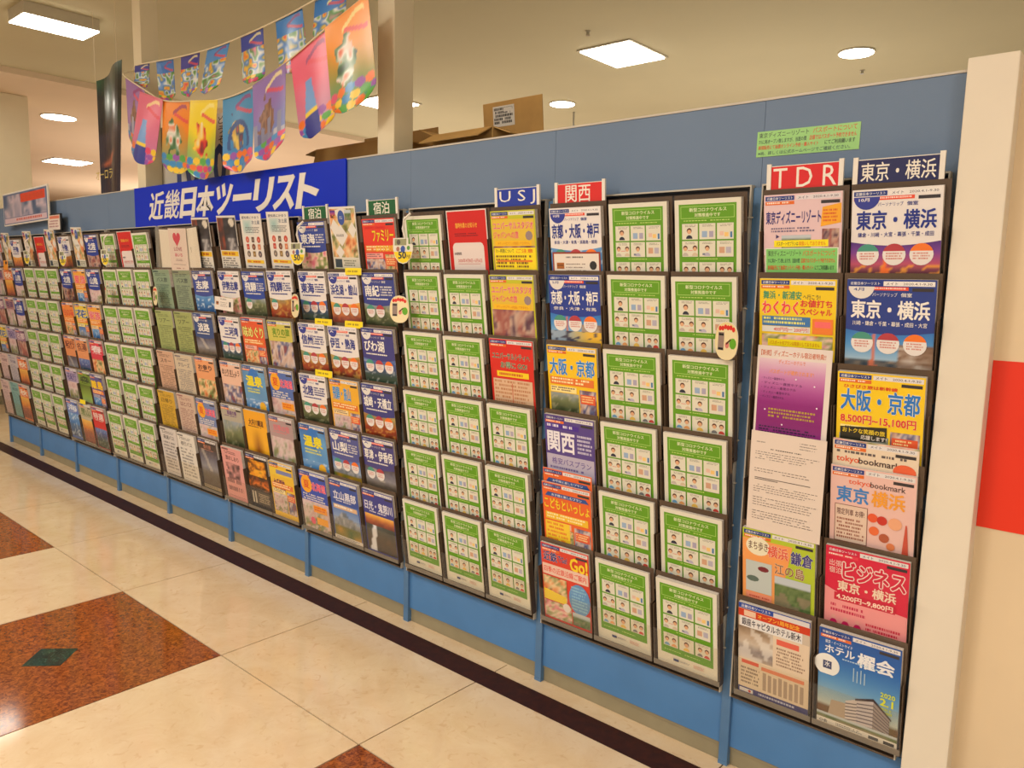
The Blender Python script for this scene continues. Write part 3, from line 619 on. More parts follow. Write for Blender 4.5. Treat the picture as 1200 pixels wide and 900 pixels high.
# --- letters in front of rack A
s = Sheet(.205, .290, (226, 214, 206)); s.photo(.03, .12, .93, .97, lambda u, t: ramp([(226, 200, 210), (190, 110, 170), (140, 30, 120), (130, 20, 110), (160, 80, 160)], t), 1, 2, 14)
s.text('【新規】ディズニーホテル宿泊者特典!!', .05, .04, .92, .095, (196, 90, 40), .02); s.text('ディズニーホテルで', .30, .125, .66, .165, (226, 120, 50), .01); s.text('パスポートが確約されます!', .18, .22, .78, .265, (236, 150, 50), .01)
for i in range(5): s.text('・ディズニー直営ホテル', .08, .30 + .045 * i, .40 + .08 * ((i * 7) % 4), .325 + .045 * i, (70, 20, 80), .0)
s.lines(.2, .60, .86, .70, 3, (180, 150, 60), 4); s.lines(.08, .78, .9, .86, 3, (60, 20, 70), 5); s.text('今回のご予約専用窓口、お電話ください', .06, .90, .92, .945, (50, 60, 160), .01)
for (a, b) in ((.8, .35), (.15, .62), (.85, .55), (.4, .75), (.88, .85), (.55, .3)): s.disc(a, b, .012, (240, 230, 236), n=6)
reg('purple_sheet', s, 'purple gradient flyer')
s = Sheet(.210, .290, (224, 208, 194)); s.lines(.08, .10, .2, .12, 1, (90, 80, 76), 2); s.lines(.66, .06, .9, .14, 3, (90, 80, 76), 3, .3); s.lines(.25, .16, .7, .185, 1, (80, 70, 66), 4, .4)
for (a, b, n) in ((.20, .29, 4), (.37, .42, 2), (.53, .62, 4), (.66, .76, 4), (.80, .90, 4)): s.lines(.07, a, .95, b, n, (110, 98, 92), int(a * 50), .26)
s.rect(.08, .46, .83, .467, (90, 80, 76)); s.rect(.08, .475, .4, .482, (90, 80, 76)); reg('letter', s, 'white typed letter')
# --- rack B
def card_on(s, v0=.49):
    s.rect(.03, v0, .97, v0 + .30, (150, 60, 40)); s.rect(.06, v0 + .02, .94, v0 + .28, (232, 222, 210)); s.lines(.3, v0 + .05, .7, v0 + .08, 1, (50, 40, 40), 3); s.rect(.11, v0 + .12, .26, v0 + .19, (170, 100, 40)); s.rect(.12, v0 + .145, .25, v0 + .155, (90, 50, 30)); s.disc(.83, v0 + .15, .07, (40, 40, 44), n=10); s.lines(.3, v0 + .13, .7, v0 + .24, 3, (110, 90, 80), 4, .3)
s = personal('京都・大阪・神戸', 'white', 'sea', '奈良・大津・有馬・淡路島・姫路', k=2, tw=(.04, .96)); card_on(s); reg('kyoto_white', s, 'white Kyoto Osaka Kobe brochure with card')
s = personal('京都・大阪・神戸', 'blue', 'daycity', '奈良・大津・有馬', '5月', k=9, tw=(.04, .96)); s.photo(0, .64, 1, .86, lambda u, t: mixc((150, 170, 190), (240, 190, 60), (u - .3) * 2) if vn(u * 9, t * 9, 2) > .3 + .0 * u else (70, 70, 90), 3); reg('kyoto_blue', s, 'blue Kyoto Osaka Kobe brochure')
s = sale('大阪・京都', (244, 200, 30), (40, 130, 210), None, pic='forest', k=7); reg('osaka2', s, 'yellow Osaka Kyoto brochure')
s = Sheet(base=(84, 66, 140)); s.header(strip=(60, 44, 120)); s.rect(.03, .10, .7, .16, (70, 40, 150)); s.lines(.05, .11, .66, .155, 1, (230, 226, 240), 3, .7); s.text('関西', .05, .20, .60, .44, (236, 232, 240), .04); s.lines(.66, .2, .96, .44, 5, (220, 214, 236), 4); s.rect(.02, .48, .98, .98, (186, 178, 200)); s.text('格安バスプラン', .12, .52, .92, .60, (90, 70, 150), .01); s.lines(.08, .63, .9, .72, 2, (110, 96, 150), 5); s.text('4,000円~13,300円', .05, .76, .95, .85, (60, 50, 140), .03); reg('kansai', s, 'purple Kansai brochure')
s = sale('こどもといっしょ', (232, 100, 40), (246, 210, 40), None, pic='food', k=4, tbox=(.04, .19, .96, .32), outline=(200, 60, 30), band=(240, 190, 40)); s.poly([(.12, .115), (.9, .115), (.96, .165), (.06, .165)], (40, 80, 150)); s.text('お子様と楽しむプラン', .2, .125, .82, .157, (236, 236, 236), .01); s.rect(.04, .48, .55, .97, (244, 206, 50)); s.lines(.07, .5, .52, .95, 9, (226, 110, 40), 6); reg('kids', s, 'orange family brochure with yellow lettering')
s = Sheet(base=(220, 60, 40)); s.header(); s.text('近鉄', .05, .10, .34, .22, (40, 44, 120), .035, outline=(240, 230, 220)); s.text('でGo!', .36, .12, .55, .20, (40, 44, 120), .03, outline=(240, 230, 220)); s.text('Go!', .62, .10, .97, .26, (248, 214, 40), .05, outline=(210, 50, 30)); s.rect(.02, .26, .98, .40, (236, 200, 180)); s.text('四季の近鉄沿線ご案内', .05, .29, .94, .37, (226, 80, 70), .02)
s.photo(.02, .42, .52, .72, 'food', 9, 10, 10); s.poly([(.02, .6), (.5, .64), (.5, .74), (.02, .74)], (246, 214, 30)); s.disc(.78, .62, .22, (100, 150, 200), sy=1.3); s.lines(.62, .46, .94, .78, 8, (150, 200, 220), 5); s.photo(.02, .75, .6, .97, 'flowers', 5, 10, 8); s.photo(.62, .8, .98, .97, 'garden', 5, 8, 5); s.disc(.5, .78, .08, (236, 230, 226)); reg('kintetsu', s, 'red railway trip brochure')
# --- rack C
def usj(k, title1='ユニバーサルスタジオ', note=True):
    s = Sheet(base=(196, 196, 40)); s.header(); s.photo(.03, .42, .97, .96, 'castle', k, 16, 12); s.rect(.03, .1, .97, .42, (226, 190, 60)); s.disc(.85, .3, .08, (150, 130, 130), n=8)
    s.text(title1, .05, .135, .95, .22, (220, 60, 120), .025, outline=(246, 226, 200)); s.text('ジャパンへの旅', .05, .245, .62, .33, (226, 60, 80), .025, outline=(246, 226, 200)); s.rect(.08, .355, .90, .42, (240, 190, 30)); s.text('チケット付プランは取扱いできません', .14, .37, .86, .405, (200, 80, 30), .0)
    if note: s.rect(.05, .44, .98, .70, (246, 222, 30)); s.text('7/1~再開について', .08, .455, .5, .50, (50, 60, 50), .01); s.text('ご注意', .55, .455, .92, .50, (220, 90, 30), .02); s.lines(.08, .53, .94, .69, 4, (120, 90, 30), 7, .6); s.rect(.1, .585, .9, .61, (226, 130, 40))
    return s
reg('usj1', usj(3), 'yellow studio brochure with long notice'); reg('usj2', usj(5, note=False), 'yellow-green studio brochure with crowd photo')
s = Sheet(base=(216, 40, 30)); s.header(); s.text('ユニバーサルシティへ', .06, .17, .92, .25, (30, 110, 80), .03, outline=(246, 240, 220)); s.text('お得に GO!', .25, .28, .85, .36, (40, 120, 80), .03, outline=(246, 240, 220)); s.rect(.15, .40, .88, .47, (244, 210, 30)); s.lines(.2, .42, .84, .46, 1, (200, 80, 30), 3, .8); s.rect(.05, .5, .95, .98, (220, 184, 150)); s.lines(.08, .52, .92, .96, 9, (190, 130, 90), 4); s.rect(.48, .55, .5, .9, (200, 110, 80)); reg('usj3', s, 'red bargain brochure with green lettering')
# --- rack D
def dd(n, *a, look='', **k): reg(n, personal(*a, **k), look)
dd('tokai_b', '東海', 'blue', 'flowers', '', 'A', 2, (.08, .60), 0, look='blue regional brochure with red flower photo', dark=(50, 70, 150))
dd('tokai_w', '東海', 'white', 'lake', '', 'A', 3, (.08, .56), look='white Tokai brochure')
dd('hamana', '浜名湖・舘山', 'white', 'sunset', '', 'A', 4, (.06, .94), look='white lake resort brochure with sunset')
dd('nanki', '南紀', 'blue', 'forest', '', 'A', 5, (.08, .52), 2, look='blue Nanki brochure with green hills', dark=(54, 66, 140))
dd('shinshu', '信州', 'white', 'autumn', '', 'A', 6, (.10, .52), look='white Shinshu brochure')
dd('izu', '伊豆・熱海', 'white', 'autumn', '', 'A', 7, (.05, .9), look='white peninsula brochure with orange photo')
dd('biwa', 'びわ湖', 'blue', 'lake', '', 'A', 8, (.08, .7), look='blue lake brochure', dark=(60, 60, 130))
dd('hokuriku', '北陸', 'white', 'forest', '', 'A', 9, (.10, .50), look='white Hokuriku brochure')
reg('hida_y', sale('飛騨・高山', (236, 176, 50), (50, 140, 210), None, pic='blossom', k=4, tbox=(.1, .12, .72, .32), outline=(236, 230, 200)), 'amber brochure with blue characters')
dd('kinosaki', '城崎・天橋立', 'blue', 'autumn', '', 'A', 10, (.06, .94), look='blue hot spring brochure', dark=(56, 60, 130))
def spa(c1, k):
    s = Sheet(base=c1); s.header(); s.photo(0, .6, 1, 1, 'sea', k); s.photo(0, .1, 1, .6, lambda u, t: mixc(c1, (120, 180, 220), vn(u * 3, t * 3, k)), k, 6, 6); s.disc(.5, .22, .25, (50, 120, 200)); s.text('温泉', .15, .18, .85, .36, (240, 220, 40), .04, outline=(200, 200, 40)); s.lines(.15, .4, .85, .5, 2, (220, 220, 90), k); s.disc(.75, .72, .14, (236, 180, 40)); return s
reg('spa1', spa((60, 120, 190), 3), 'light blue spa brochure with yellow lettering'); reg('spa2', spa((80, 130, 180), 6), 'blue spa brochure with yellow circle')
dd('yamanashi', '山梨', 'blue', 'mountain', '', 'A', 11, (.08, .6), look='blue Yamanashi brochure', dark=(76, 84, 150)); dd('kusatsu', '草津・伊香保', 'blue', 'nightroad', '', 'A', 12, (.05, .95), 2, look='dark blue hot spring brochure', dark=(66, 64, 130))
def fruit(bg, k):
    s = Sheet(base=bg); s.header(); s.photo(0, .5, 1, 1, 'blossom', k); s.disc(.25, .22, .21, (246, 170, 30)); s.text('夏', .13, .15, .37, .29, (220, 70, 30), .03, outline=(246, 220, 60)); s.text('北海道', .45, .16, .97, .30, (236, 70, 120), .04, outline=(246, 220, 200)); s.lines(.08, .38, .92, .5, 3, (236, 230, 220), k); s.rect(.42, .56, .92, .68, (246, 160, 30)); s.rect(.5, .76, .92, .88, (246, 170, 40)); s.disc(.35, .84, .09, (230, 90, 120)); s.lines(.46, .58, .9, .66, 2, (220, 70, 30), k); return s
reg('fruit1', fruit((50, 80, 180), 4), 'blue brochure with orange and pink lettering'); reg('fruit2', fruit((80, 110, 180), 6), 'bright brochure with pink lettering'); reg('fruit3', fruit((110, 130, 180), 9), 'pastel brochure with orange spots')
s = simple_pic('立山黒部', (50, 80, 160), (230, 228, 236), 'mountain', 5, (.12, .17, .92, .31), (.38, .93), foot=(222, 214, 200), band=(220, 180, 140)); reg('tateyama', s, 'blue mountain brochure with alpine lake')
s = simple_pic('日光・鬼怒川', (56, 60, 140), (230, 228, 236), 'waterfall', 5, (.06, .17, .95, .31), (.38, .97)); s.photo(.03, .38, .97, .55, 'sunset', 3, 10, 4); reg('nikko', s, 'blue brochure with waterfall photo')
# --- rack E
dd('ise', '伊勢志摩', 'white', 'flowers', '', 'A', 12, (.15, .9), 0, look='white coast brochure'); dd('hida_b', '飛騨', 'blue', 'forest', '', 'A', 13, (.1, .6), 1, look='blue Hida brochure', dark=(40, 70, 160)); dd('hida_w', '飛騨', 'white', 'autumn', '', 'A', 14, (.1, .6), 1, look='white Hida brochure with autumn photo')
dd('sea_w', '三河湾', 'white', 'lake', '', 'A', 15, (.25, .9), look='pale bay brochure')
reg('gourmet', sale('味めぐり', (226, 90, 50), (230, 220, 120), None, pic='food', k=5, outline=(60, 120, 60)), 'orange red food brochure'); reg('harvest', simple_pic('実りの旅', (206, 196, 90), (110, 150, 40), 'people', 5, (.2, .12, .9, .24)), 'olive green harvest brochure')
reg('temple', simple_pic('お伊勢まいり', (230, 196, 180), (90, 60, 50), 'food', 4, (.08, .14, .92, .24), (.42, .97)), 'peach shrine trip brochure'); reg('temple2', simple_pic('まいりましょう', (234, 190, 166), (90, 60, 50), 'people', 14, (.08, .14, .92, .24), (.42, .97)), 'salmon pilgrimage brochure')
reg('grey', simple_pic('鉄道の旅', (176, 168, 150), (110, 70, 130), 'forest', 14, (.3, .1, .75, .18), (.3, .97)), 'grey brochure with landscape')
reg('train', simple_pic('大井川鐵道', (240, 168, 30), (70, 30, 20), lambda u, t: mixc((244, 180, 40), (110, 50, 20), (1.2 - 4 * abs(u - .5)) * t + .9 * (t > .86)), 3, (.2, .15, .85, .26), (.28, .97), strip=False), 'golden brochure with dark figure'); reg('pinkgrey', simple_pic('四季の宿', (176, 150, 150), (220, 120, 130), 'blossom', 7, (.2, .14, .85, .25), (.36, .97)), 'dusty pink landscape brochure')
s = textsheet((224, 156, 150), (70, 40, 44), '旅のしおり', 6, 4); s.photo(.2, .3, .8, .6, lambda u, t: mixc((224, 156, 150), (60, 40, 46), 1.1 * vn(u * 6, t * 6, 5)), 3, 10, 10); reg('pink', s, 'pink leaflet with dark print')
s = simple_pic('寺社', (24, 18, 18), (240, 190, 40), 'flame', 4, (.3, .12, .75, .32), (.36, .66)); s.rect(.05, .68, .95, .93, (70, 60, 50)); s.rect(.1, .7, .16, .92, (200, 190, 170)); s.rect(.22, .7, .28, .92, (200, 190, 170)); s.lines(.4, .72, .9, .9, 5, (190, 170, 140), 4); s.photo(.1, .1, .9, .4, 'gold', 6, 14, 10); reg('black', s, 'black brochure with golden lettering')
s = sale('お手軽旅', (236, 190, 50), (110, 50, 60), None, pic='blossom', k=9, outline=(230, 150, 140), tbox=(.15, .3, .6, .5)); s.rect(.03, .1, .97, .24, (236, 200, 60)); s.rect(.3, .13, .95, .2, (120, 130, 180)); reg('yellow_multi', s, 'yellow budget trip brochure')
# --- rack F
reg('gg', textsheet((138, 160, 132), (40, 60, 60), 'バス旅', 3), 'grey-green typed leaflet'); reg('gg2', textsheet((140, 156, 128), (40, 50, 60), 'バス旅', 7), 'dull green typed leaflet'); reg('yg', textsheet((164, 176, 110), (80, 90, 50), 'ツアー', 3), 'yellow-green typed leaflet'); reg('yg2', textsheet((160, 170, 104), (70, 80, 50), 'ツアー', 8), 'olive typed leaflet'); reg('peach', textsheet((208, 168, 140), (100, 70, 60), 'スキー', 8), 'peach typed leaflet'); reg('beige', textsheet((206, 190, 164), (80, 80, 100), 'クルーズ', 9), 'beige typed leaflet'); reg('mustard', textsheet((206, 164, 50), (100, 80, 30), '日帰り', 10), 'mustard typed leaflet'); reg('beige2', textsheet((206, 180, 160), (120, 60, 70), 'はとバス', 11), 'cream typed leaflet'); reg('bw', textsheet((214, 206, 200), (50, 50, 56), '高速バス', 12, 9), 'white leaflet with black heading'); reg('bw2', textsheet((224, 218, 208), (60, 60, 64), '夜行バス', 13, 9), 'white timetable leaflet')
dd('shima', '志摩', 'blue', 'sea', '', 'A', 16, (.15, .8), 0, look='blue bay brochure', dark=(60, 76, 150)); dd('awaji', '淡路', 'blue', 'nightroad', '', 'A', 17, (.2, .8), 0, look='dark blue coast brochure', dark=(50, 76, 130))
reg('temple3', simple_pic('お参り', (232, 160, 110), (90, 60, 50), 'food', 24, (.15, .14, .85, .24), (.42, .97)), 'orange shrine brochure')
s = simple_pic('夜の旅', (66, 52, 50), (180, 120, 100), 'nightroad', 4, (.3, .1, .7, .18), (.2, .9), foot=(170, 150, 110)); reg('night', s, 'dark landscape leaflet')
# --- rack H, J
reg('h_orange', sale('夏旅', (240, 170, 60), (240, 80, 90), None, pic='sea', k=8), 'orange summer brochure'); reg('h_yel', sale('花', (230, 200, 60), (60, 90, 150), None, pic='mountain', k=8), 'yellow and blue brochure'); reg('h_red', sale('旬の味', (236, 140, 60), (220, 50, 60), None, pic='food', k=12, outline=(246, 210, 90)), 'orange and red brochure'); reg('h_pink', sale('家族', (240, 170, 60), (230, 90, 110), None, pic='sea', k=13), 'pink and yellow brochure')
reg('h_rust', simple_pic('紀行', (220, 140, 90), (120, 50, 40), 'nightroad', 22, pv=(.5, .97)), 'rust orange brochure'); reg('h_rust2', simple_pic('名湯', (226, 150, 100), (120, 60, 50), 'lake', 23, pv=(.5, .97)), 'orange brochure with lake'); reg('h_rose', simple_pic('春', (214, 60, 80), (240, 220, 220), 'food', 26, pv=(.45, .97)), 'rose red brochure')
reg('h_lilac', simple_pic('花紀行', (176, 160, 190), (90, 80, 140), 'blossom', 27), 'lilac brochure'); reg('h_green', simple_pic('森', (120, 150, 50), (50, 70, 40), lambda u, t: ramp([(90, 110, 40), (150, 180, 80), (226, 236, 200)], t), 3), 'green brochure fading to white'); reg('h_mix', sale('離島', (90, 90, 150), (246, 210, 40), None, pic='sea', k=28, outline=(226, 120, 50)), 'indigo brochure with yellow disc')
reg('h_pale', simple_pic('海', (90, 120, 190), (220, 226, 236), 'sea', 29), 'pale blue brochure'); reg('h_olive', simple_pic('里山', (190, 180, 150), (90, 120, 60), 'sunset', 33, pv=(.4, .97)), 'cream and green brochure'); reg('h_red2', simple_pic('特選', (206, 30, 40), (236, 210, 200), 'lake', 34, pv=(.5, .97)), 'scarlet brochure with lake')
reg('h_blue', personal('北陸', 'blue', 'castle', '', 'A', 30, (.2, .8), 0), 'navy brochure'); reg('h_blue2', personal('山陰', 'blue', 'blossom', '', 'A', 31, (.2, .8), 0), 'violet blue brochure'); reg('h_blue3', personal('丹後', 'white', 'sunset', '', 'A', 32, (.2, .8), 0), 'white blue-lettered brochure')
reg('j_or', simple_pic('秋', (226, 120, 60), (240, 220, 200), 'sunset', 35), 'orange brochure'); reg('j_purple', simple_pic('古都', (140, 100, 130), (230, 210, 210), 'castle', 36), 'mauve brochure'); reg('j_mauve', simple_pic('街道', (180, 130, 130), (90, 60, 110), 'blossom', 37), 'dusty rose brochure'); reg('j_teal', textsheet((130, 176, 170), (50, 90, 110), '船旅', 38), 'teal leaflet'); reg('j_grey', textsheet((196, 186, 186), (80, 80, 120), '列車', 39), 'grey leaflet'); reg('j_pinkish', textsheet((214, 186, 180), (120, 90, 100), '宿', 40), 'pale pink leaflet'); reg('j_redtop', simple_pic('特集', (206, 70, 60), (236, 220, 214), 'people', 41, pv=(.3, .97)), 'red-topped brochure')

# ---------------------------------------------------------------- racks
RW = ['top', 'second', 'third', 'fourth', 'fifth', 'bottom']
ORD = ['rack beside the cream pillar', 'second rack from pillar', 'third rack from pillar', 'fourth rack from pillar', 'fifth rack from pillar', 'sixth rack from pillar', 'fourth rack from far end', 'third rack from far end', 'second rack from far end', 'rack at far end']
ORD_ = ['rack beside the cream pillar', 'second rack from the cream pillar', 'third rack from the cream pillar', 'fourth rack from the cream pillar', 'fifth rack from the cream pillar', 'sixth rack from the cream pillar', 'fourth rack from the far end', 'third rack from the far end', 'second rack from the far end', 'rack at the far end']
TOPZ = [1.745, 1.520, 1.283, 1.041, 0.805, 0.575]
TILT = math.radians(8.0)
def rack_cols(i):
    if i == 0: return [-0.797, -0.562], -0.935, -0.4605, ['left', 'right']
    c = -0.95 - 0.75 * (i - 1) - 0.375
    return [c + 0.0125 + d * 0.238 for d in (-1, 0, 1)], c - 0.359, c + 0.359, ['left', 'middle', 'right']
# shared pocket meshes; local origin = bottom centre of the brochure's back, z up along the tilt
pk = MB(); pk.box(-0.115, 0.115, 0.0015, 0.0035, -0.006, 0.311)
pk.box(-0.1155, -0.1135, -0.022, 0.0015, -0.006, 0.20).box(0.1135, 0.1155, -0.022, 0.0015, -0.006, 0.20); pk.box(-0.1155, 0.1155, -0.024, 0.0015, -0.010, -0.006)
pocket_me = pk.mesh('pocket', M['smoke'])
lip = MB().box(-0.1155, 0.1155, -0.0255, -0.0240, -0.010, 0.008); lip_me = lip.mesh('clear_lip', M['haze'])
sleeve = MB().box(-0.1155, 0.1155, -0.0255, -0.0240, 0.008, 0.120); sleeve_me = sleeve.mesh('clear_sleeve', M['clear'])
hook_me = MB().box(-0.004, 0.010, -0.006, 0.0, -0.002, 0.002).mesh('hook', M['steel'])
def pocket_pos(r):
    # bottom of the cover so that its upper edge reaches y = -0.070 at TOPZ[r]
    zt = TOPZ[r]
    return -0.066 + 0.297 * math.sin(TILT), zt - 0.297 * math.cos(TILT)
for i in range(10):
    cols, xl, xr, cn = rack_cols(i)
    rk = tag(empty('brochure_rack', ((xl + xr) / 2, 0, 0.24)), 'wall rack of smoked pockets with steel edges, ' + ORD[i], 'rack', 'brochure racks on the blue partition')
    ox, oz = (xl + xr) / 2, 0.24
    w = (xr - xl) / 2
    build('back_sheet', MB().box(-w + .002, w - .002, -0.004, -0.0005, 0.01, 1.535), M['rackback'], rk)
    build('side_rail', MB().box(-w, -w + 0.004, -0.026, -0.0005, 0.0, 1.542), M['steel'], rk); build('side_rail', MB().box(w - 0.004, w, -0.026, -0.0005, 0.0, 1.542), M['steel'], rk)
    build('top_rail', MB().box(-w + .004, w - .004, -0.026, -0.0005, 1.537, 1.542), M['steel'], rk)
    build('bottom_rail', MB().box(-w + .004, w - .004, -0.026, -0.0005, 0.0, 0.006), M['smoke'], rk)
    for hz in range(11): obj('hook', hook_me, rk, (w, -0.024, 0.15 + hz * 0.13))
    for c in range(len(cols) - 1): build('divider', MB().box(-0.0012, 0.0012, -0.034, -0.004, 0.02, 1.52), M['haze'], rk, ((cols[c] + cols[c + 1]) / 2 - ox, 0, 0))
    for r in range(6):
        yb, zb = pocket_pos(r)
        for cx in cols:
            if i == 5 and r == 0 and cx < cols[2]: continue
            p = obj('pocket', pocket_me, rk, (cx - ox, yb, zb - oz), (TILT, 0, 0))
            if r == 5: obj('clear_lip', lip_me, p); obj('clear_sleeve', sleeve_me, p)
page_cache = {}
def pages(w, h, t):
    k = (round(w, 3), round(h, 3), round(t, 4))
    if k not in page_cache:
        mb = MB()
        mb.box(-w / 2, w / 2, -t, 0, 0, h)
        page_cache[k] = mb.mesh('page_block', M['paper'])
    return page_cache[k]
def brochure(name, loc, rot, design, t, label, group, cat='brochure'):
    me, w, look, h = D[design]
    o = tag(empty(name, loc, rot), label, cat, group)
    obj('page_block', pages(w, h, t), o); obj('front_cover', me, o, (0, -t, 0))
    return o
N = 'notice'
GRID = [
    [['resort', 'tokyo_white'], ['maihama', 'tokyo_blue'], [None, 'osaka'], [None, 'bookmark2'], ['kamakura', 'business'], ['ginza', 'hotel']],
    [['kyoto_white', N, N], ['kyoto_blue', N, N], ['osaka2', N, N], ['kansai', N, N], ['kids', N, N], ['kintetsu', N, N]],
    [[N, 'redwhite', 'usj1'], [N, N, 'usj2'], [N, N, 'usj3'], [N, N, N], [N, N, N], [N, N, N]],
    [['tokai_b', 'collage', 'gourmet2'], ['tokai_w', 'hamana', 'nanki'], ['shinshu', 'izu', 'biwa'], ['hokuriku', 'hida_y', 'kinosaki'], ['spa1', 'yamanashi', 'kusatsu'], ['fruit1', 'tateyama', 'nikko']],
    [['dark', 'souvenir', 'souvenir'], ['ise', 'hida_b', 'hida_w'], ['sea_w', 'gourmet', 'harvest'], ['temple2', 'spa2', 'fruit2'], ['grey', 'train', 'pinkgrey'], ['pink', 'black', 'yellow_multi']],
    [[None, None, 'dark'], ['gg', 'gg2', 'shima'], ['yg', 'yg2', 'awaji'], ['peach', 'beige', 'temple3'], ['mustard', 'beige2', 'fruit3'], ['bw', 'bw2', 'night']],
    [[N, 'redwhite', N]] + [[N, N, N]] * 5,
    [['h_blue3', 'collage2', 'h_blue'], ['h_blue', 'h_orange', 'h_blue2'], ['h_red', 'h_yel', 'h_pink'], ['h_rust', 'h_rust2', 'h_rose'], ['h_lilac', 'h_green', 'h_mix'], ['h_pale', 'h_olive', 'h_red2']],
    [['collage', 'redwhite', 'collage2']] + [[N, N, N]] * 5,
    [['j_redtop', 'collage', 'h_blue3'], ['j_mauve', 'j_or', 'h_blue2'], ['j_purple', 'j_mauve', 'h_blue2'], ['h_yel', 'h_lilac', 'j_purple'], ['j_pinkish', 'j_grey', 'j_or'], ['j_pinkish', 'j_teal', 'j_or']],
]
s = sale('ファミリー', (226, 60, 40), (246, 214, 40), '家族', pic='people', k=16, outline=(120, 60, 30), tbox=(.3, .16, .95, .32)); s.text('おすすめの宿', .38, .37, .95, .46, (240, 200, 50), .03); reg('gourmet2', s, 'red family brochure with yellow lettering')
TALL = {(4, 0, 0), (4, 0, 1), (4, 0, 2), (5, 0, 2), (3, 0, 1), (8, 0, 0), (8, 0, 2), (7, 0, 1), (9, 0, 1)}
used = {}
for i in range(10):
    cols, xl, xr, cn = rack_cols(i)
    for r in range(6):
        for c, cx in enumerate(cols):
            dsg = GRID[i][r][c]
            if not dsg: continue
            yb, zb = pocket_pos(r)
            tall = (i, r, c) in TALL
            w = D[dsg][1]
            t = 0.009 + 0.008 * random.random() if dsg in (N,) else 0.008 + 0.010 * random.random()
            dx = random.uniform(-.002, .002); rz = random.uniform(-.008, .008); ry = random.uniform(-.006, .006); dz = random.uniform(-.003, .003)
            if dsg in ('redwhite',): t = .002; dz = .012
            if dsg == 'bookmark2': dz = -0.012; t = .009; yb = yb - .007
            if dsg == 'kids': t = .006; yb = yb - .010; dz = -.008
            if tall: t = .003; dz = .058; ry = 0.03 if i != 3 else 0.02; dx = -0.01
            if (i, r, c) in ((4, 0, 2),): dx = -.006
            nm = 'leaflet' if (dsg in (N, 'redwhite', 'dark', 'souvenir', 'collage', 'collage2') or 'leaflet' in D[dsg][2]) else 'brochure'
            lab = '%s, %s pocket, %s row, %s' % (D[dsg][2], cn[c], RW[r], ORD[i])
            brochure(nm, (cx + dx, yb - dz * math.tan(TILT) - (.002 if tall or dsg == 'redwhite' else 0), zb + dz), (TILT, ry, rz), dsg, t, lab, 'green notices in the racks' if dsg == N else 'brochures in the wall racks', 'leaflet' if nm == 'leaflet' else 'brochure')
# staggered second copies and loose papers
yb, zb = pocket_pos(3)
cxA = rack_cols(0)[0]
brochure('brochure', (cxA[1] - .004, yb - .0075, zb + .058), (TILT, .004, 0), 'bookmark', .004, 'cream booklet sticking up behind pink booklet, rack beside the cream pillar', 'brochures in the wall racks')
yb, zb = pocket_pos(4); cxB = rack_cols(1)[0]
brochure('brochure', (cxB[0] - .003, yb - .0055, zb + .040), (TILT, .006, 0), 'kids', .002, 'orange family brochure peeping up behind its twin, second rack from pillar', 'brochures in the wall racks')
brochure('flyer', (-.792, -.072, 1.041), (math.radians(2), .012, 0), 'purple_sheet', .001, 'purple gradient flyer in white border, hung over rack beside the cream pillar', None, 'flyer')
brochure('letter', (-.788, -.080, 0.800), (math.radians(2.5), .012, 0), 'letter', .001, 'white typed letter hung below the purple flyer, rack beside the cream pillar', None, 'letter')
# plain heart leaflet in its wide clear holder, rack F
h = tag(empty('leaflet_holder', (-4.335, -.056, 1.500), (math.radians(5), 0, 0)), 'wide clear holder with white heart leaflet, top row, sixth rack from the cream pillar', 'holder')
build('back_plate', MB().box(-.232, .232, 0, .002, 0, .262), M['smoke'], h)
build('clear_front', MB().box(-.232, .232, -.026, -.0245, 0, .255), M['clear'], h); build('side_plate', MB().box(-.232, -.230, -.0245, 0, 0, .262), M['clear'], h); build('side_plate', MB().box(.230, .232, -.0245, 0, 0, .262), M['clear'], h); build('bottom_plate', MB().box(-.230, .230, -.0245, 0, -.002, 0), M['clear'], h)
for dx, rr in ((-.13, .05), (.14, -.05)): build('white_backing_sheet', MB().box(-.10, .10, -.004, -.002, 0, .250), M['white'], h, (dx, 0, 0), (0, rr, 0))
s = Sheet(.21, .25, (230, 214, 208)); hp = []
for q in range(24):
    a = 2 * PI * q / 24; hp.append((.45 + .0135 * 16 * math.sin(a) ** 3, .23 - .0112 * (13 * math.cos(a) - 5 * math.cos(2 * a) - 2 * math.cos(3 * a) - math.cos(4 * a))))
s.poly(hp, (206, 24, 66)); s.text('LOVE', .26, .42, .70, .50, (170, 70, 90), .03); s.text('あいち', .28, .55, .70, .63, (206, 60, 100), .03); s.lines(.3, .68, .72, .74, 2, (150, 120, 120), 3); s.rect(.15, .80, .85, .81, (150, 130, 130)); s.lines(.3, .88, .75, .92, 1, (150, 90, 90), 4)
D['love'] = (s.mesh('front_cover', M['print']), .21, 'x', .25)
brochure('leaflet', (-4.33, -.0645, 1.503), (math.radians(5), .03, 0), 'love', .002, 'white leaflet with crimson heart inside the wide clear holder', None, 'leaflet')

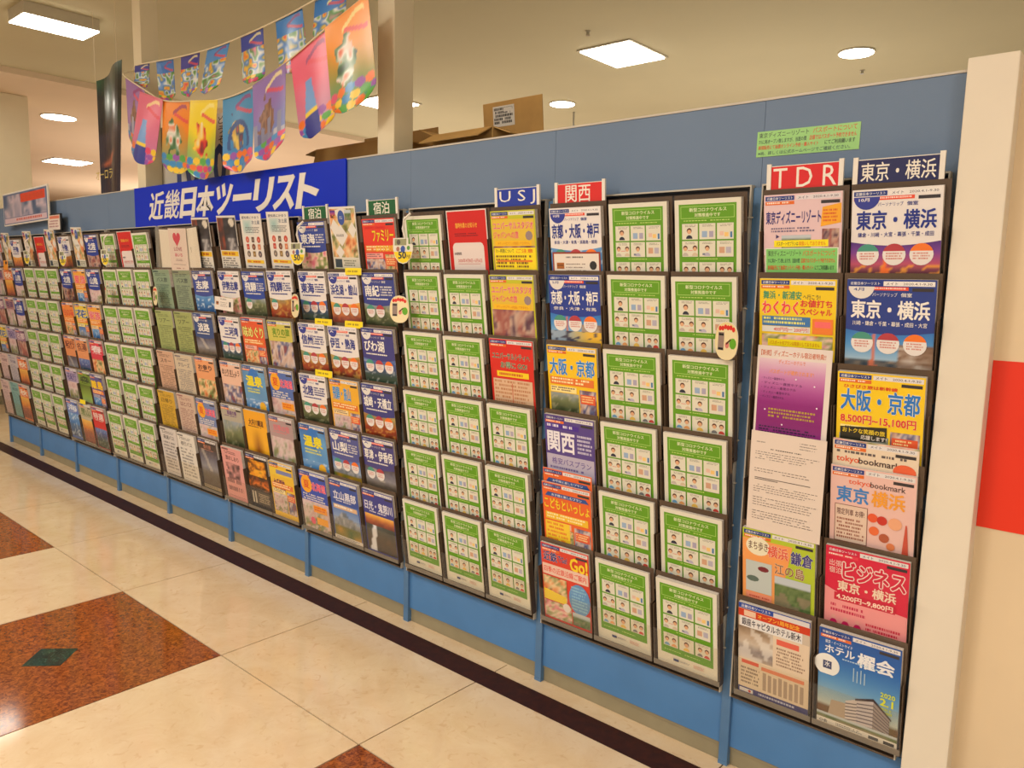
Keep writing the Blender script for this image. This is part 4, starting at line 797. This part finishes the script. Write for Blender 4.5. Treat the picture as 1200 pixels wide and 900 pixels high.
# ---------------------------------------------------------------- header cards on the racks
def header_card(x, z, w, hgt, bg, txt, label, tb=(.12, .1, .88, .9), fg=(236, 230, 216), bars=True, bold=.012):
    o = tag(empty('header_card', (x, -.058, z), (math.radians(4), 0, 0)), label, 'sign')
    build('card', MB().box(-w / 2, w / 2, -.003, 0, -.02, hgt), M['white'], o)
    s = Sheet(w - (.024 if bars else 0), hgt - .002, bg); s.text(txt, *tb, fg, bold)
    obj('printed_face', s.mesh('printed_face', M['matte']), o, (0, -.003, 0))
    if bars:
        for sx in (-1, 1): build('side_channel', MB().box(-.006, .006, -.006, .001, -.02, hgt + .006), M['white'], o, (sx * (w / 2 - .006), 0, 0))
header_card(-.803, 1.758, .205, .064, (214, 20, 24), 'T D R', 'red card with three white Latin letters above rack beside the cream pillar', (.03, .08, .97, .92), bold=.0)
header_card(-.571, 1.758, .212, .062, (24, 28, 84), '東京・横浜', 'navy card with white characters beside the cream pillar', (.04, .12, .96, .88))
header_card(-1.818, 1.758, .208, .064, (20, 50, 160), 'U S J', 'blue card with three white Latin letters above the third rack from the pillar', (.05, .1, .95, .9), bold=.0)
header_card(-1.545, 1.758, .205, .064, (214, 30, 26), '関西', 'red card with two white characters above the second rack from the pillar', (.18, .08, .74, .95))
header_card(-3.030, 1.755, .195, .060, (14, 90, 44), '宿泊', 'green card above the left column of the fourth rack from pillar', (.18, .1, .75, .92))
header_card(-2.557, 1.758, .200, .062, (14, 90, 44), '宿泊', 'green card above the right column of the fourth rack from pillar', (.18, .1, .75, .92))

# ---------------------------------------------------------------- notes on the wall
def flat_note(name, x, y, z, sheet, label, m='print', rot=(0, 0, 0), t=.0012, cat='note', group=None):
    o = tag(empty(name, (x, y, z), rot), label, cat, group)
    build('backing', MB().box(-sheet.w / 2, sheet.w / 2, -t, 0, 0, sheet.h), M['white'], o)
    obj('printed_face', sheet.mesh('printed_face', M[m]), o, (0, -t, 0)); return o
s = Sheet(.282, .070, (150, 206, 120)); s.text('東京ディズニーリゾート', .02, .06, .52, .26, (50, 60, 50), .01); s.text('パスポートについて', .56, .04, .97, .25, (206, 80, 30), .01)
s.text('7/1に再オープン致しますが、当面の間', .02, .33, .50, .50, (30, 60, 50), .015); s.text('店頭ではパスポート予約できません', .53, .32, .97, .50, (220, 60, 30), .015); s.text('新規販売にて抽選オンライン予約・購入サイト', .02, .56, .62, .72, (214, 80, 30), .015); s.text('にてご利用願います', .68, .55, .96, .72, (40, 60, 50), .01); s.text('※尚、詳しくは公式ホームページでご確認ください。', .02, .79, .92, .94, (40, 60, 80), .0)
flat_note('paper_note', -.828, -.0006, 1.860, s, 'green paper note taped to blue wall above the red header card', rot=(0, .008, 0))
s = Sheet(.19, .068, (232, 222, 210)); s.lines(.3, .12, .7, .24, 1, (50, 40, 40), 3); s.rect(.08, .36, .22, .62, (170, 100, 40)); s.rect(.08, .44, .22, .5, (80, 50, 30)); s.rect(.78, .3, .88, .7, (40, 40, 44)); s.lines(.3, .38, .7, .8, 3, (120, 100, 90), 4, .3)
flat_note('small_card', -3.826, -.084, 1.312, s, 'small white card bridging two racks below the dark flyers', rot=(0, .05, 0))
for x, z, y, w in ((-2.725, 1.508, -.083, .112), (-2.95, 1.278, -.079, .13), (-2.727, 1.278, -.079, .125), (-2.95, 1.042, -.079, .13)):
    s = Sheet(w, .030, (244, 220, 20)); s.lines(.1, .35, .9, .7, 1, (150, 130, 30), 3, .8)
    flat_note('yellow_tab', x, y, z, s, 'yellow paper tab %s, fourth rack from pillar' % {1.508: 'hanging under the tilted white flyer', 1.278: 'on %s white brochure of third row' % ('left' if x < -2.8 else 'middle'), 1.042: 'on left white brochure of fourth row'}[z], group='yellow tabs on brochures')
s = Sheet(.10, .03, (244, 220, 20)); flat_note('yellow_tab', -5.82, -.082, .572, s, 'yellow paper tab above the pale blue bottom row brochure, far racks', group='yellow tabs on brochures')
s = Sheet(.11, .075, (236, 150, 30)); s.rect(.4, .1, .8, .4, (40, 30, 30)); flat_note('orange_card', -7.30, -.084, 1.505, s, 'orange card at the foot of the top row, rack at the far end', cat='card')

# hanging acrylic tags
def rnd(w, h, n=20, sq=2.0):
    return [(w / 2 * (abs(math.cos(a)) ** (2 / sq)) * (1 if math.cos(a) >= 0 else -1), h / 2 + h / 2 * (abs(math.sin(a)) ** (2 / sq)) * (1 if math.sin(a) >= 0 else -1)) for a in [2 * PI * q / n for q in range(n)]]
s = Sheet(.112, .104, None)
def zone(s, pts, col): s.poly([(.5 + x / s.w, 1 - z / s.h) for x, z in pts], col)
tagshape = [(-.056, .104), (.030, .104), (.030, .080), (.056, .078), (.056, .055), (.046, .025), (.022, .006), (0, .002), (-.024, .008), (-.046, .03), (-.056, .06)]
zone(s, tagshape, (226, 222, 206)); zone(s, [(-.052, .05), (.052, .05), (.044, .025), (.022, .009), (0, .005), (-.024, .011), (-.044, .032)], (240, 210, 20))
s.rect(.08, .04, .68, .28, (150, 150, 110)); s.disc(.28, .16, .1, (90, 80, 70), n=8); s.disc(.5, .42, .12, (50, 80, 160), n=10); s.disc(.78, .38, .08, (90, 150, 60), n=8); s.disc(.25, .42, .09, (170, 110, 90), n=8)
s.text('50', .28, .52, .66, .78, (40, 50, 60), .05); s.text('円引', .70, .64, .88, .78, (40, 50, 60), .02); tag_print = s.mesh('printed_face', M['print'])
tag_plate = MB().prism(tagshape, -.0015, 0).mesh('plate', M['white'])
strap_me = MB().tube([(.012, 0, .10), (.006, -.008, .14), (.010, -.006, .175), (.028, .012, .20)], .005, 6).mesh('strap', M['white'])
s = Sheet(.105, .108, None); zone(s, rnd(.105, .108, 24, 2.4), (236, 216, 150)); zone(s, rnd(.098, .100, 24, 2.4), (238, 222, 176))
for q in range(6): s.disc(.2 + .12 * q, .17 - .05 * math.sin(q * .6) + (.02 * (q % 2)), .07, (220, 50, 40), n=10)
s.rect(.14, .27, .40, .75, (150, 130, 120)); s.rect(.16, .30, .38, .36, (30, 26, 26)); s.rect(.16, .68, .38, .74, (30, 26, 26)); s.disc(.80, .55, .15, (100, 170, 40), n=10); s.disc(.55, .60, .09, (220, 130, 120), n=8); s.poly([(.5, .55), (.7, .42), (.72, .46), (.52, .6)], (90, 50, 30)); round_print = s.mesh('printed_face', M['print'])
round_plate = MB().prism(rnd(.107, .110, 24, 2.4), -.0015, 0).mesh('plate', M['white'])
for x, z, nm in ((-2.372, 1.553, 'at the right of the fourth rack from pillar'), (-3.105, 1.547, 'at the right of the fifth rack from pillar'), (-5.262, 1.540, 'on the third rack from the far end'), (-5.985, 1.536, 'on the second rack from the far end'), (-6.712, 1.548, 'on the rack at the far end')):
    o = tag(empty('discount_tag', (x, -.108, z), (0, 0, .05)), 'white and yellow discount tag on strap, ' + nm, 'tag', 'discount tags on straps')
    obj('plate', tag_plate, o); obj('printed_face', tag_print, o, (0, -.0016, 0)); obj('strap', strap_me, o)
for x, z, nm, rz in ((-.975, 1.283, 'right edge of the second rack from pillar', -.5), (-2.392, 1.318, 'right edge of the fourth rack from pillar', .1), (-3.130, 1.306, 'right edge of the fifth rack from pillar', -.25), (-4.568, 1.312, 'fourth rack from the far end', -.2), (-5.274, 1.300, 'third rack from the far end', -.3), (-6.02, 1.305, 'second rack from the far end', -.3)):
    o = tag(empty('round_tag', (x, -.108, z), (0, 0, rz)), 'round cream tag with red dots, ' + nm, 'tag', 'round tags on rack edges')
    obj('plate', round_plate, o); obj('printed_face', round_print, o, (0, -.0016, 0)); build('stalk', MB().box(-.004, .004, 0, .06, .05, .058), M['clear'], o)

# ---------------------------------------------------------------- shop sign
o = tag(empty('shop_sign', (-3.952, -.0012, 1.788)), 'long blue sign board with white slanted characters on the blue partition', 'sign')
build('board', MB().box(-1.078, 1.078, -.008, 0, -.012, .234), mat('sign_blue', (0, 44, 196), .3, noise=.06, nscale=2, spec=.25), o, bevel=.001)
chars = BRAND; x = -.875; adv = [.20, .20, .19, .205, .185, .20, .19, .20, .19]
for ch, a in zip(chars, adv):
    vs, fs, _w, _h = text_mesh(ch, .006 if ch == '畿' else .036 if ch not in '近' else .02); mb = MB(); wide = a * (.93 if ch not in 'ー' else .9); hh = .165 if ch != 'ー' else .035; z0 = .030 if ch != 'ー' else .095
    n = len(vs); sk = .25
    for (u, v) in vs: mb.v.append((x + u * wide + (z0 + v * hh) * sk - .02, -.0105, z0 + v * hh))
    mb.f = [f for f in fs]
    for (u, v) in vs: mb.v.append((x + u * wide + (z0 + v * hh) * sk - .02, -.0083, z0 + v * hh))
    mb.f += [tuple(n + i for i in reversed(f)) for f in fs]
    cnt = {}
    for f in fs:
        for q in range(len(f)): cnt[(f[q], f[(q + 1) % len(f)])] = 1
    for (p, q) in list(cnt):
        if (q, p) not in cnt: mb.f.append((q, p, n + p, n + q))
    build('character', mb, M['white'], o); x += a

# ---------------------------------------------------------------- pennants and strings
def catmull(pts, n=8):
    out = []
    for i in range(len(pts) - 1):
        p0 = Vector(pts[max(i - 1, 0)]); p1 = Vector(pts[i]); p2 = Vector(pts[i + 1]); p3 = Vector(pts[min(i + 2, len(pts) - 1)])
        for k in range(n):
            t = k / n; out.append(.5 * ((2 * p1) + (-p0 + p2) * t + (2 * p0 - 5 * p1 + 4 * p2 - p3) * t * t + (-p0 + 3 * p1 - 3 * p2 + p3) * t ** 3))
    out.append(Vector(pts[-1])); return out
st1 = [(-5.10, .04, 2.74), (-4.87, -.04, 2.726), (-4.60, -.05, 2.704), (-4.30, -.05, 2.680), (-3.90, -.05, 2.664), (-3.57, -.05, 2.672), (-3.25, -.05, 2.69), (-2.93, -.05, 2.718), (-2.70, .02, 2.752)]
st2 = [(-5.05, .04, 2.74), (-4.93, -.09, 2.675), (-4.648, -.09, 2.545), (-4.42, -.09, 2.458), (-4.12, -.09, 2.414), (-3.80, -.09, 2.381), (-3.487, -.09, 2.400), (-3.19, -.09, 2.47), (-2.90, -.09, 2.556), (-2.612, -.09, 2.636), (-2.70, .03, 2.80)]
tag(build('pennant_string', MB().tube(catmull(st1), .004), M['string'], smooth=True), 'pale cord holding the upper row of small pennants between two posts', 'string')
tag(build('pennant_string', MB().tube(catmull(st2[:-1]), .004), M['string'], smooth=True), 'pale cord sagging under the lower row of large pennants', 'string')
def pennant(tl, tr, y, hgt, c1, c2, kd, k, label, lean=0.0, ctop=None):
    W_, nx, nz = math.hypot(tr[0] - tl[0], tr[1] - tl[1]), 44, 60
    v = []; f = []; c = []
    for side in (0, 1):
        for j in range(nz + 1):
            t = j / nz
            for i in range(nx + 1):
                u = i / nx; uu = u
                if t > .80: uu = .5 + (u - .5) * (1 - .30 * ((t - .80) / .20) ** 3)
                px = tl[0] + (tr[0] - tl[0]) * uu + lean * t * hgt; pz = tl[1] + (tr[1] - tl[1]) * uu - hgt * t * (1 - .07 * (2 * u - 1) ** 2 * (t > .8) * (t - .8) / .2)
                py = y + .012 * math.sin(u * 5 + k) * t + .018 * t * math.sin(k * 1.7) + .0012 * side
                v.append((px - tl[0], py - y, pz - tl[1]))
                col = mixc(c1, c2, (t - .35) * 1.8 + .4 * (vn(u * 3, t * 3, k) - .5))
                if t > .72:
                    jj = int(t * 11); ii = int(u * 5 + .5 * (jj % 2)); d = (u * 5 + .5 * (jj % 2) - ii - .5) ** 2 + (t * 11 - jj - .5) ** 2
                    if d < .27: col = [(236, 120, 40), (60, 140, 200), (240, 200, 40), (220, 70, 110), (90, 170, 70), (150, 80, 170)][int(hsh(ii, jj, k) * 6)]
                if kd == 'group' and .30 < t < .85: col = ramp([(220, 60, 50), (236, 190, 50), (60, 120, 200), (230, 230, 226), (70, 140, 60), (236, 120, 160)], vn(u * 6, t * 9, k))
                if .10 < t - .06 * math.sin(u * 6) < .15 and .4 < u < .9: col = mixc(col, (250, 236, 160) if k % 2 else (150, 60, 120), .8)
                if .19 < t + .05 * math.sin(u * 5) < .24 and .45 < u < .95: col = mixc(col, (226, 70, 90), .8)
                if kd == 'skirt' and t > .35 and abs(u - .42) < .10 + .32 * max(0, t - .45): col = (110, 160, 220) if t < .70 else ((240, 210, 60) if t < .74 else (50, 60, 150))
                if kd in ('tree', 'plain', 'city', 'arch') and t < .74:
                    e = ((u - .42) / (.20 + .08 * vn(t * 9, 1, k))) ** 2 + ((t - .50) / .26) ** 2
                    e += 1.6 * (vn(u * 11, t * 13, k + 5) - .5)
                    if e < .8: col = ramp({'tree': [(40, 60, 50), (60, 110, 60), (236, 230, 220), (226, 90, 40)], 'plain': [(50, 30, 30), (210, 40, 40), (246, 200, 60), (236, 226, 210)], 'city': [(90, 60, 50), (150, 110, 80), (110, 70, 60), (200, 170, 140)], 'arch': [(200, 150, 60), (230, 200, 90), (40, 60, 110), (200, 70, 50)]}[kd], vn(u * 9, t * 11, k + 2))
                if kd == 'arch' and abs(math.hypot((u - .5) * .8, t - .62) - .26) < .035 and t < .7: col = (40, 80, 140)
                if kd == 'city' and t > .5 and t < .76 and hsh(int(u * 9), 1, k) * .3 + .42 < t: col = mixc((190, 190, 200), (90, 96, 140), hsh(int(u * 9), 2, k))
                c.append(L3(col))
    n1 = (nx + 1) * (nz + 1)
    for j in range(nz):
        for i in range(nx):
            a = j * (nx + 1) + i; f.append((a + nx + 1, a + nx + 2, a + 1, a)); f.append((n1 + a, n1 + a + 1, n1 + a + nx + 2, n1 + a + nx + 1))
    me = bpy.data.meshes.new('pennant'); me.from_pydata(v, [], f); at = me.color_attributes.new('ink', 'FLOAT_COLOR', 'POINT')
    buf = []
    for q in c: buf += [q[0], q[1], q[2], 1]
    at.data.foreach_set('color', buf); me.materials.append(M['vinyl'])
    for p in me.polygons: p.use_smooth = True
    o = empty('pennant', (tl[0], y, tl[1])); tag(o, label, 'pennant', 'vinyl pennants on the strings'); obj('printed_vinyl', me, o)
    w2 = MB().box(0, math.hypot(tr[0] - tl[0], tr[1] - tl[1]), -.0008, .0022, -.012, .004)
    build('top_hem', w2, M['clear'], o, rot=(0, -math.atan2(tr[1] - tl[1], tr[0] - tl[0]), 0))
LB = 'large %s vinyl pennant of the lower string, %s'
pennant((-4.948, 2.664), (-4.70, 2.57), -.07, .40, (150, 110, 170), (150, 130, 180), 'city', 2, LB % ('lilac', 'leftmost, beside the post'))
pennant((-4.704, 2.545), (-4.419, 2.460), -.095, .37, (226, 110, 140), (190, 120, 170), 'skirt', 3, LB % ('pink', 'second from the left'), -.35)
pennant((-4.440, 2.462), (-4.135, 2.414), -.085, .385, (240, 140, 30), (110, 160, 130), 'tree', 4, LB % ('orange', 'left of the yellow one'), -.12)
pennant((-4.106, 2.415), (-3.821, 2.381), -.095, .395, (240, 214, 20), (120, 170, 120), 'plain', 5, LB % ('yellow', 'hanging over the blue sign'), -.2)
pennant((-3.786, 2.383), (-3.488, 2.392), -.085, .380, (60, 140, 190), (40, 120, 190), 'arch', 6, LB % ('sky blue', 'right of the yellow one'), .02)
pennant((-3.487, 2.402), (-3.203, 2.462), -.095, .385, (140, 110, 180), (90, 130, 190), 'city', 7, LB % ('violet', 'right of the sky blue one'), .03)
pennant((-3.181, 2.475), (-2.895, 2.552), -.085, .390, (230, 90, 120), (190, 150, 180), 'skirt', 8, LB % ('pink', 'second from the right'), .10)
pennant((-2.905, 2.556), (-2.612, 2.634), -.095, .400, (244, 150, 20), (60, 150, 120), 'tree', 9, LB % ('orange', 'rightmost, covering the post'), .10)
LU = 'small %s pennant of the upper string, %s'
for (a, b, hg, c1, c2, k, lb, ln) in (((-4.872, 2.724), (-4.681, 2.710), .13, (50, 60, 150), (180, 90, 170), 11, LU % ('dark blue', 'leftmost'), .05), ((-4.594, 2.703), (-4.386, 2.685), .22, (40, 110, 190), (210, 110, 70), 12, LU % ('blue and red', 'second from left'), 0),
        ((-4.296, 2.679), (-4.087, 2.669), .215, (50, 50, 150), (70, 70, 120), 13, LU % ('navy', 'third from left'), -.1), ((-4.005, 2.665), (-3.779, 2.666), .225, (70, 140, 210), (220, 110, 170), 14, LU % ('sky blue and pink', 'fourth from left'), -.4),
        ((-3.672, 2.669), (-3.469, 2.675), .235, (40, 60, 160), (40, 140, 70), 15, LU % ('royal blue and green', 'fourth from right'), -.06), ((-3.359, 2.681), (-3.143, 2.699), .255, (30, 120, 200), (90, 140, 80), 16, LU % ('blue', 'speckled with many colours'), .04),
        ((-3.044, 2.707), (-2.816, 2.733), .24, (40, 120, 200), (70, 120, 190), 17, LU % ('blue', 'rightmost, under the ceiling'), .0)):
    pennant(a, b, -.045, hg, c1, c2, 'group', k, lb, ln)

# ---------------------------------------------------------------- posts above the partition, column, banner
for px, nm in ((-2.685, 'right square cream post behind the partition'), (-5.075, 'left square cream post behind the partition')):
    tag(build('support_post', MB().box(px - .055, px + .055, .06, .17, 0, ZC), M['column'], bevel=.004), nm + ' carrying the pennant strings', 'post', 'cream posts behind the partition')
o = tag(empty('building_column', (-10.35, .75, 0)), 'broad olive-cream column beyond the far end of the racks', 'column')
build('shaft', MB().box(-.40, .35, -.22, .25, 0, ZC - .06), M['column'], o, bevel=.01); build('skirting', MB().box(-.41, .36, -.23, .26, 0, .1), M['kick'], o)
o = tag(empty('hanging_banner', (-6.40, .4, 2.08)), 'black and green glossy banner with curled top hanging behind the left post', 'banner')
v = []; f = []; c = []
nx, nz = 12, 30
for j in range(nz + 1):
    t = j / nz
    for i in range(nx + 1):
        u = i / nx; v.append(((u - .5) * .62, .06 * math.sin(u * 4 + 1) + .05 * (1 - t) * u, .98 * (1 - t) - .05 * (1 - u) * (1 - t)))
        col = mixc((14, 18, 18), (40, 110, 60), 1.2 * max(0, vn(u * 3, t * 5, 4) - .35) * (t < .45))
        if t > .45: col = mixc((30, 28, 36), (80, 70, 90), vn(u * 3, t * 5, 7) * .7)
        if .64 < t < .73: col = mixc(col, (230, 120, 80), max(0, vn(u * 6, t * 14, 3) - .3) * 1.6)
        c.append(L3(col))
for j in range(nz):
    for i in range(nx): a = j * (nx + 1) + i; f.append((a + nx + 1, a + nx + 2, a + 1, a))
me = bpy.data.meshes.new('printed_sheet'); me.from_pydata(v, [], f); at = me.color_attributes.new('ink', 'FLOAT_COLOR', 'POINT'); buf = []
for q in c: buf += [q[0], q[1], q[2], 1]
at.data.foreach_set('color', buf); me.materials.append(M['vinyl']); so = obj('printed_sheet', me, o)
md = so.modifiers.new('thick', 'SOLIDIFY'); md.thickness = .002
s = Sheet(.30, .09, None); s.text('オーロラ', 0, .1, 1, .9, (226, 200, 110), .01); obj('lettering', s.mesh('lettering', M['print']), o, (.07, -.0 + .0, .12)).location.y = -.07
build('cord', MB().tube([(-.20, 0, .9), (-.20, 0, 1.42)], .002).tube([(.20, 0, .9), (.20, 0, 1.42)], .002), M['string'], o)

# framed poster and small price card at the wall's far end
s = Sheet(.98, .235, (90, 110, 150)); s.photo(.02, .05, .98, .78, lambda u, t: ramp([(60, 80, 120), (70, 96, 130), (210, 190, 200), (120, 130, 160), (226, 200, 206)], vn(u * 11, t * 2.2, 6) * .8 + .2 * t), 3, 34, 10); s.rect(.42, .06, .96, .34, (226, 70, 40)); s.text('こだわりの旅', .47, .10, .92, .30, (200, 50, 30), .02, outline=(240, 130, 90)); s.rect(.02, .80, .98, .97, (214, 190, 200)); s.lines(.3, .84, .9, .93, 1, (210, 100, 80), 4, .8)
o = tag(empty('framed_poster', (-6.86, -.056, 1.875), (0, -.02, 0)), 'wide framed poster with orange heading at the far end of the wall top', 'poster')
build('clear_frame', MB().box(-.50, .50, -.004, .010, -.010, .248), M['white'], o, bevel=.002); obj('printed_face', s.mesh('printed_face', M['vinyl']), o, (0, -.0045, 0))
s = Sheet(.235, .105, (226, 212, 200)); s.rect(.04, .05, .96, .25, (216, 120, 90)); s.lines(.1, .35, .9, .9, 3, (170, 110, 110), 4)
o = tag(empty('price_card', (-6.275, -.05, 1.800)), 'small cream price card in dark frame beside the framed poster', 'card')
build('dark_frame', MB().box(-.135, .125, -.004, .01, -.006, .115), M['black'], o, bevel=.003); obj('printed_face', s.mesh('printed_face', M['matte']), o, (-.005, -.0045, 0)); build('stalk', MB().box(-.01, .01, .01, .045, .03, .08), M['black'], o)

# ---------------------------------------------------------------- cabinet and cardboard boxes behind the wall
o = tag(empty('storage_cabinet', (-2.9, .45, 0)), 'grey steel cabinet behind the partition carrying the cardboard boxes', 'cabinet')
build('body', MB().box(-1.9, 1.3, -.255, .25, 0, 1.88), M['cabinet'], o, bevel=.004)
for q in range(4): d_ = build('door', MB().box(-1.88 + q * .795, -1.095 + q * .795, .25, .268, .05, 1.85), M['cabinet'], o); build('handle', MB().box(-1.15 + q * .795, -1.13 + q * .795, .268, .285, .9, 1.05), M['metal'], d_)
def carton(x, y, z, w, d, h, flaps, label, rz=0, barcode=False):
    o = tag(empty('cardboard_box', (x, y, z), (0, 0, rz)), label, 'box'); T = .006
    build('body', MB().box(-w / 2, w / 2, -d / 2, -d / 2 + T, 0, h).box(-w / 2, w / 2, d / 2 - T, d / 2, 0, h).box(-w / 2, -w / 2 + T, -d / 2 + T, d / 2 - T, 0, h).box(w / 2 - T, w / 2, -d / 2 + T, d / 2 - T, 0, h).box(-w / 2 + T, w / 2 - T, -d / 2 + T, d / 2 - T, 0, T), M['cardboard'], o)
    for (side, ang, ln) in flaps:
        a = math.radians(ang)
        if side in 'FB':
            sg = -1 if side == 'F' else 1
            fo = build('flap', MB().box(-w / 2 + .003, w / 2 - .003, -.002, .002, 0, ln), M['cardboard'], o, (0, sg * (d / 2 - .003), h), (-sg * a, 0, 0))
        else:
            sg = -1 if side == 'L' else 1
            fo = build('flap', MB().box(-.002, .002, -d / 2 + .003, d / 2 - .003, 0, ln), M['cardboard'], o, (sg * (w / 2 - .003), 0, h), (0, sg * a, 0))
        if barcode and side == 'B':
            s = Sheet(.13, .09, (226, 222, 212)); s.lines(.05, .08, .95, .9, 5, (50, 50, 50), 4, .75); s.rect(.5, .1, .9, .3, (226, 222, 212)); obj('shipping_label', s.mesh('shipping_label', M['matte']), fo, (-w / 2 + .13, -.003, ln - .11))
    build('tape_strip', MB().box(-.025, .025, -d / 2 - .0008, -d / 2, h - .09, h), M['tape'], o)
    return o
carton(-2.39, .40, 1.88, .36, .34, .245, [('L', 70, .10), ('B', -6, .19), ('F', 118, .10), ('R', 110, .10)], 'open cardboard box with raised labelled flap, right of the right post', 0, True)
carton(-3.15, .39, 1.88, .58, .32, .265, [('F', 165, .10), ('B', -4, .10), ('R', 100, .10), ('L', 100, .10)], 'open cardboard box behind the right cream post', .0)
carton(-4.28, .38, 1.88, .44, .30, .20, [('B', 70, .1), ('F', 120, .1)], 'low cardboard box behind the lower pennants', 0)
# white placard with blue numerals, behind the pennants
s = Sheet(1.02, .42, (216, 210, 196)); s.text('4', .02, .45, .14, .98, (30, 60, 130), .05); s.text('10', .40, .42, .66, .96, (30, 60, 130), .05); s.text('0', .84, .42, .97, .96, (30, 60, 130), .05)
for q, ch in enumerate('とっても'): s.text(ch, .12, .04 + .11 * q, .17, .12 + .11 * q, (40, 40, 50), .01)
for q, ch in enumerate('どうぞ'): s.text(ch, .90, .04 + .13 * q, .96, .14 + .13 * q, (40, 40, 50), .01)
for q, ch in enumerate('乗りま'): s.text(ch, .80, .04 + .12 * q, .85, .13 + .12 * q, (40, 40, 50), .01)
o = tag(empty('numeral_placard', (-4.72, .174, 2.0)), 'white placard with dark blue numerals behind the lower pennants', 'placard')
build('board', MB().box(-.51, .51, 0, .008, -.1, .42), M['white'], o); obj('printed_face', s.mesh('printed_face', M['matte']), o, (0, -.0005, 0)); build('prop', MB().box(-.03, .03, .008, .016, -2.0, .2), M['cabinet'], o)

# ---------------------------------------------------------------- ceiling fixtures
def sq_light(x, y, sx, sy, z, label, drop=0.012, body=0.0):
    o = tag(empty('ceiling_light', (x, y, z)), label, 'light', None)
    if body:
        build('housing', MB().box(-sx / 2 - .0, sx / 2, -sy / 2, sy / 2, -.02, body), M['lampbody'], o, bevel=.004); zz = -.02
    else:
        build('frame', MB().box(-sx / 2 - .02, sx / 2 + .02, -sy / 2 - .02, sy / 2 + .02, -drop, 0), M['lampbody'], o); zz = -drop
    build('diffuser', MB().box(-sx / 2 + .004, sx / 2 - .004, -sy / 2 + .004, sy / 2 - .004, zz - .010, zz), M['lamp'], o)
sq_light(-3.90, 3.71, .50, .58, ZC, 'large square ceiling light right of centre, above the partition')
sq_light(-7.05, 3.70, .52, .52, ZC, 'square ceiling light just right of the right cream post')
sq_light(-6.92, .24, .34, .54, ZC - .07, 'bulky box ceiling light at the upper left', body=.07)
sq_light(-9.1, .02, .34, .54, ZC - .13, 'bulky box ceiling light beyond the upper left one', body=.07)
sq_light(-15.0, 3.15, .60, .6, ZC - .06, 'distant flat ceiling light left of the hanging banner')
for x, y, z, r, lb in ((-2.30, 4.83, ZC, .135, 'round downlight at the upper right above the wall'), (-5.45, 4.88, ZC, .135, 'round downlight right of the square light, over the boxes'), (-10.9, 1.62, ZC - .06, .19, 'round downlight at the left between column and banner')):
    o = tag(empty('downlight', (x, y, z)), lb, 'light'); build('trim_ring', MB().cyl((0, 0, -.012), r + .012, .012, n=32), M['lampbody'], o, smooth=False); build('lens', MB().cyl((0, 0, -.018), r, .008, n=32), M['lamp'], o)
for x, y, lb in ((-3.80, 3.05, 'small dark sprinkler left of the square ceiling light'), (-2.43, 5.42, 'small sprinkler just below the upper right downlight')):
    o = tag(empty('sprinkler', (x, y, ZC)), lb, 'sprinkler'); build('rose', MB().cyl((0, 0, -.006), .022, .006, n=16), M['lampbody'], o); build('head', MB().cyl((0, 0, -.030), .012, .024, n=10), M['metal'], o); build('deflector', MB().cyl((0, 0, -.034), .018, .004, n=12), M['metal'], o)
for x, y, lb in ((-4.55, 6.6, 'thin metal rod hanging from ceiling at right, ending behind the wall'), (-5.6, 5.3, 'short metal rod hanging from ceiling under the round downlight')):
    o = tag(empty('hanging_rod', (x, y, ZC)), lb, 'rod'); build('rod', MB().tube([(0, 0, 0), (0, 0, -.62)], .012), M['metal'], o); build('hook_plate', MB().box(-.05, .05, -.01, .01, -.66, -.62), M['metal'], o)

# ---------------------------------------------------------------- things beyond the partition's far end
o = tag(empty('display_stand', (-9.15, -.10, 0)), 'dark blue display stand with white top sign at the left edge', 'stand')
build('base', MB().box(-.42, .42, -.2, .2, 0, .08), M['black'], o, bevel=.005); build('body', MB().box(-.40, .40, -.18, .18, .08, 1.25), mat('stand_blue', (24, 52, 130), .4), o, bevel=.006); build('yellow_trim', MB().box(-.402, .402, -.182, .182, .72, .86), mat('stand_yellow', (190, 150, 40), .5), o); build('top_sign', MB().box(-.40, .40, -.02, .02, 1.25, 1.52), M['white'], o)
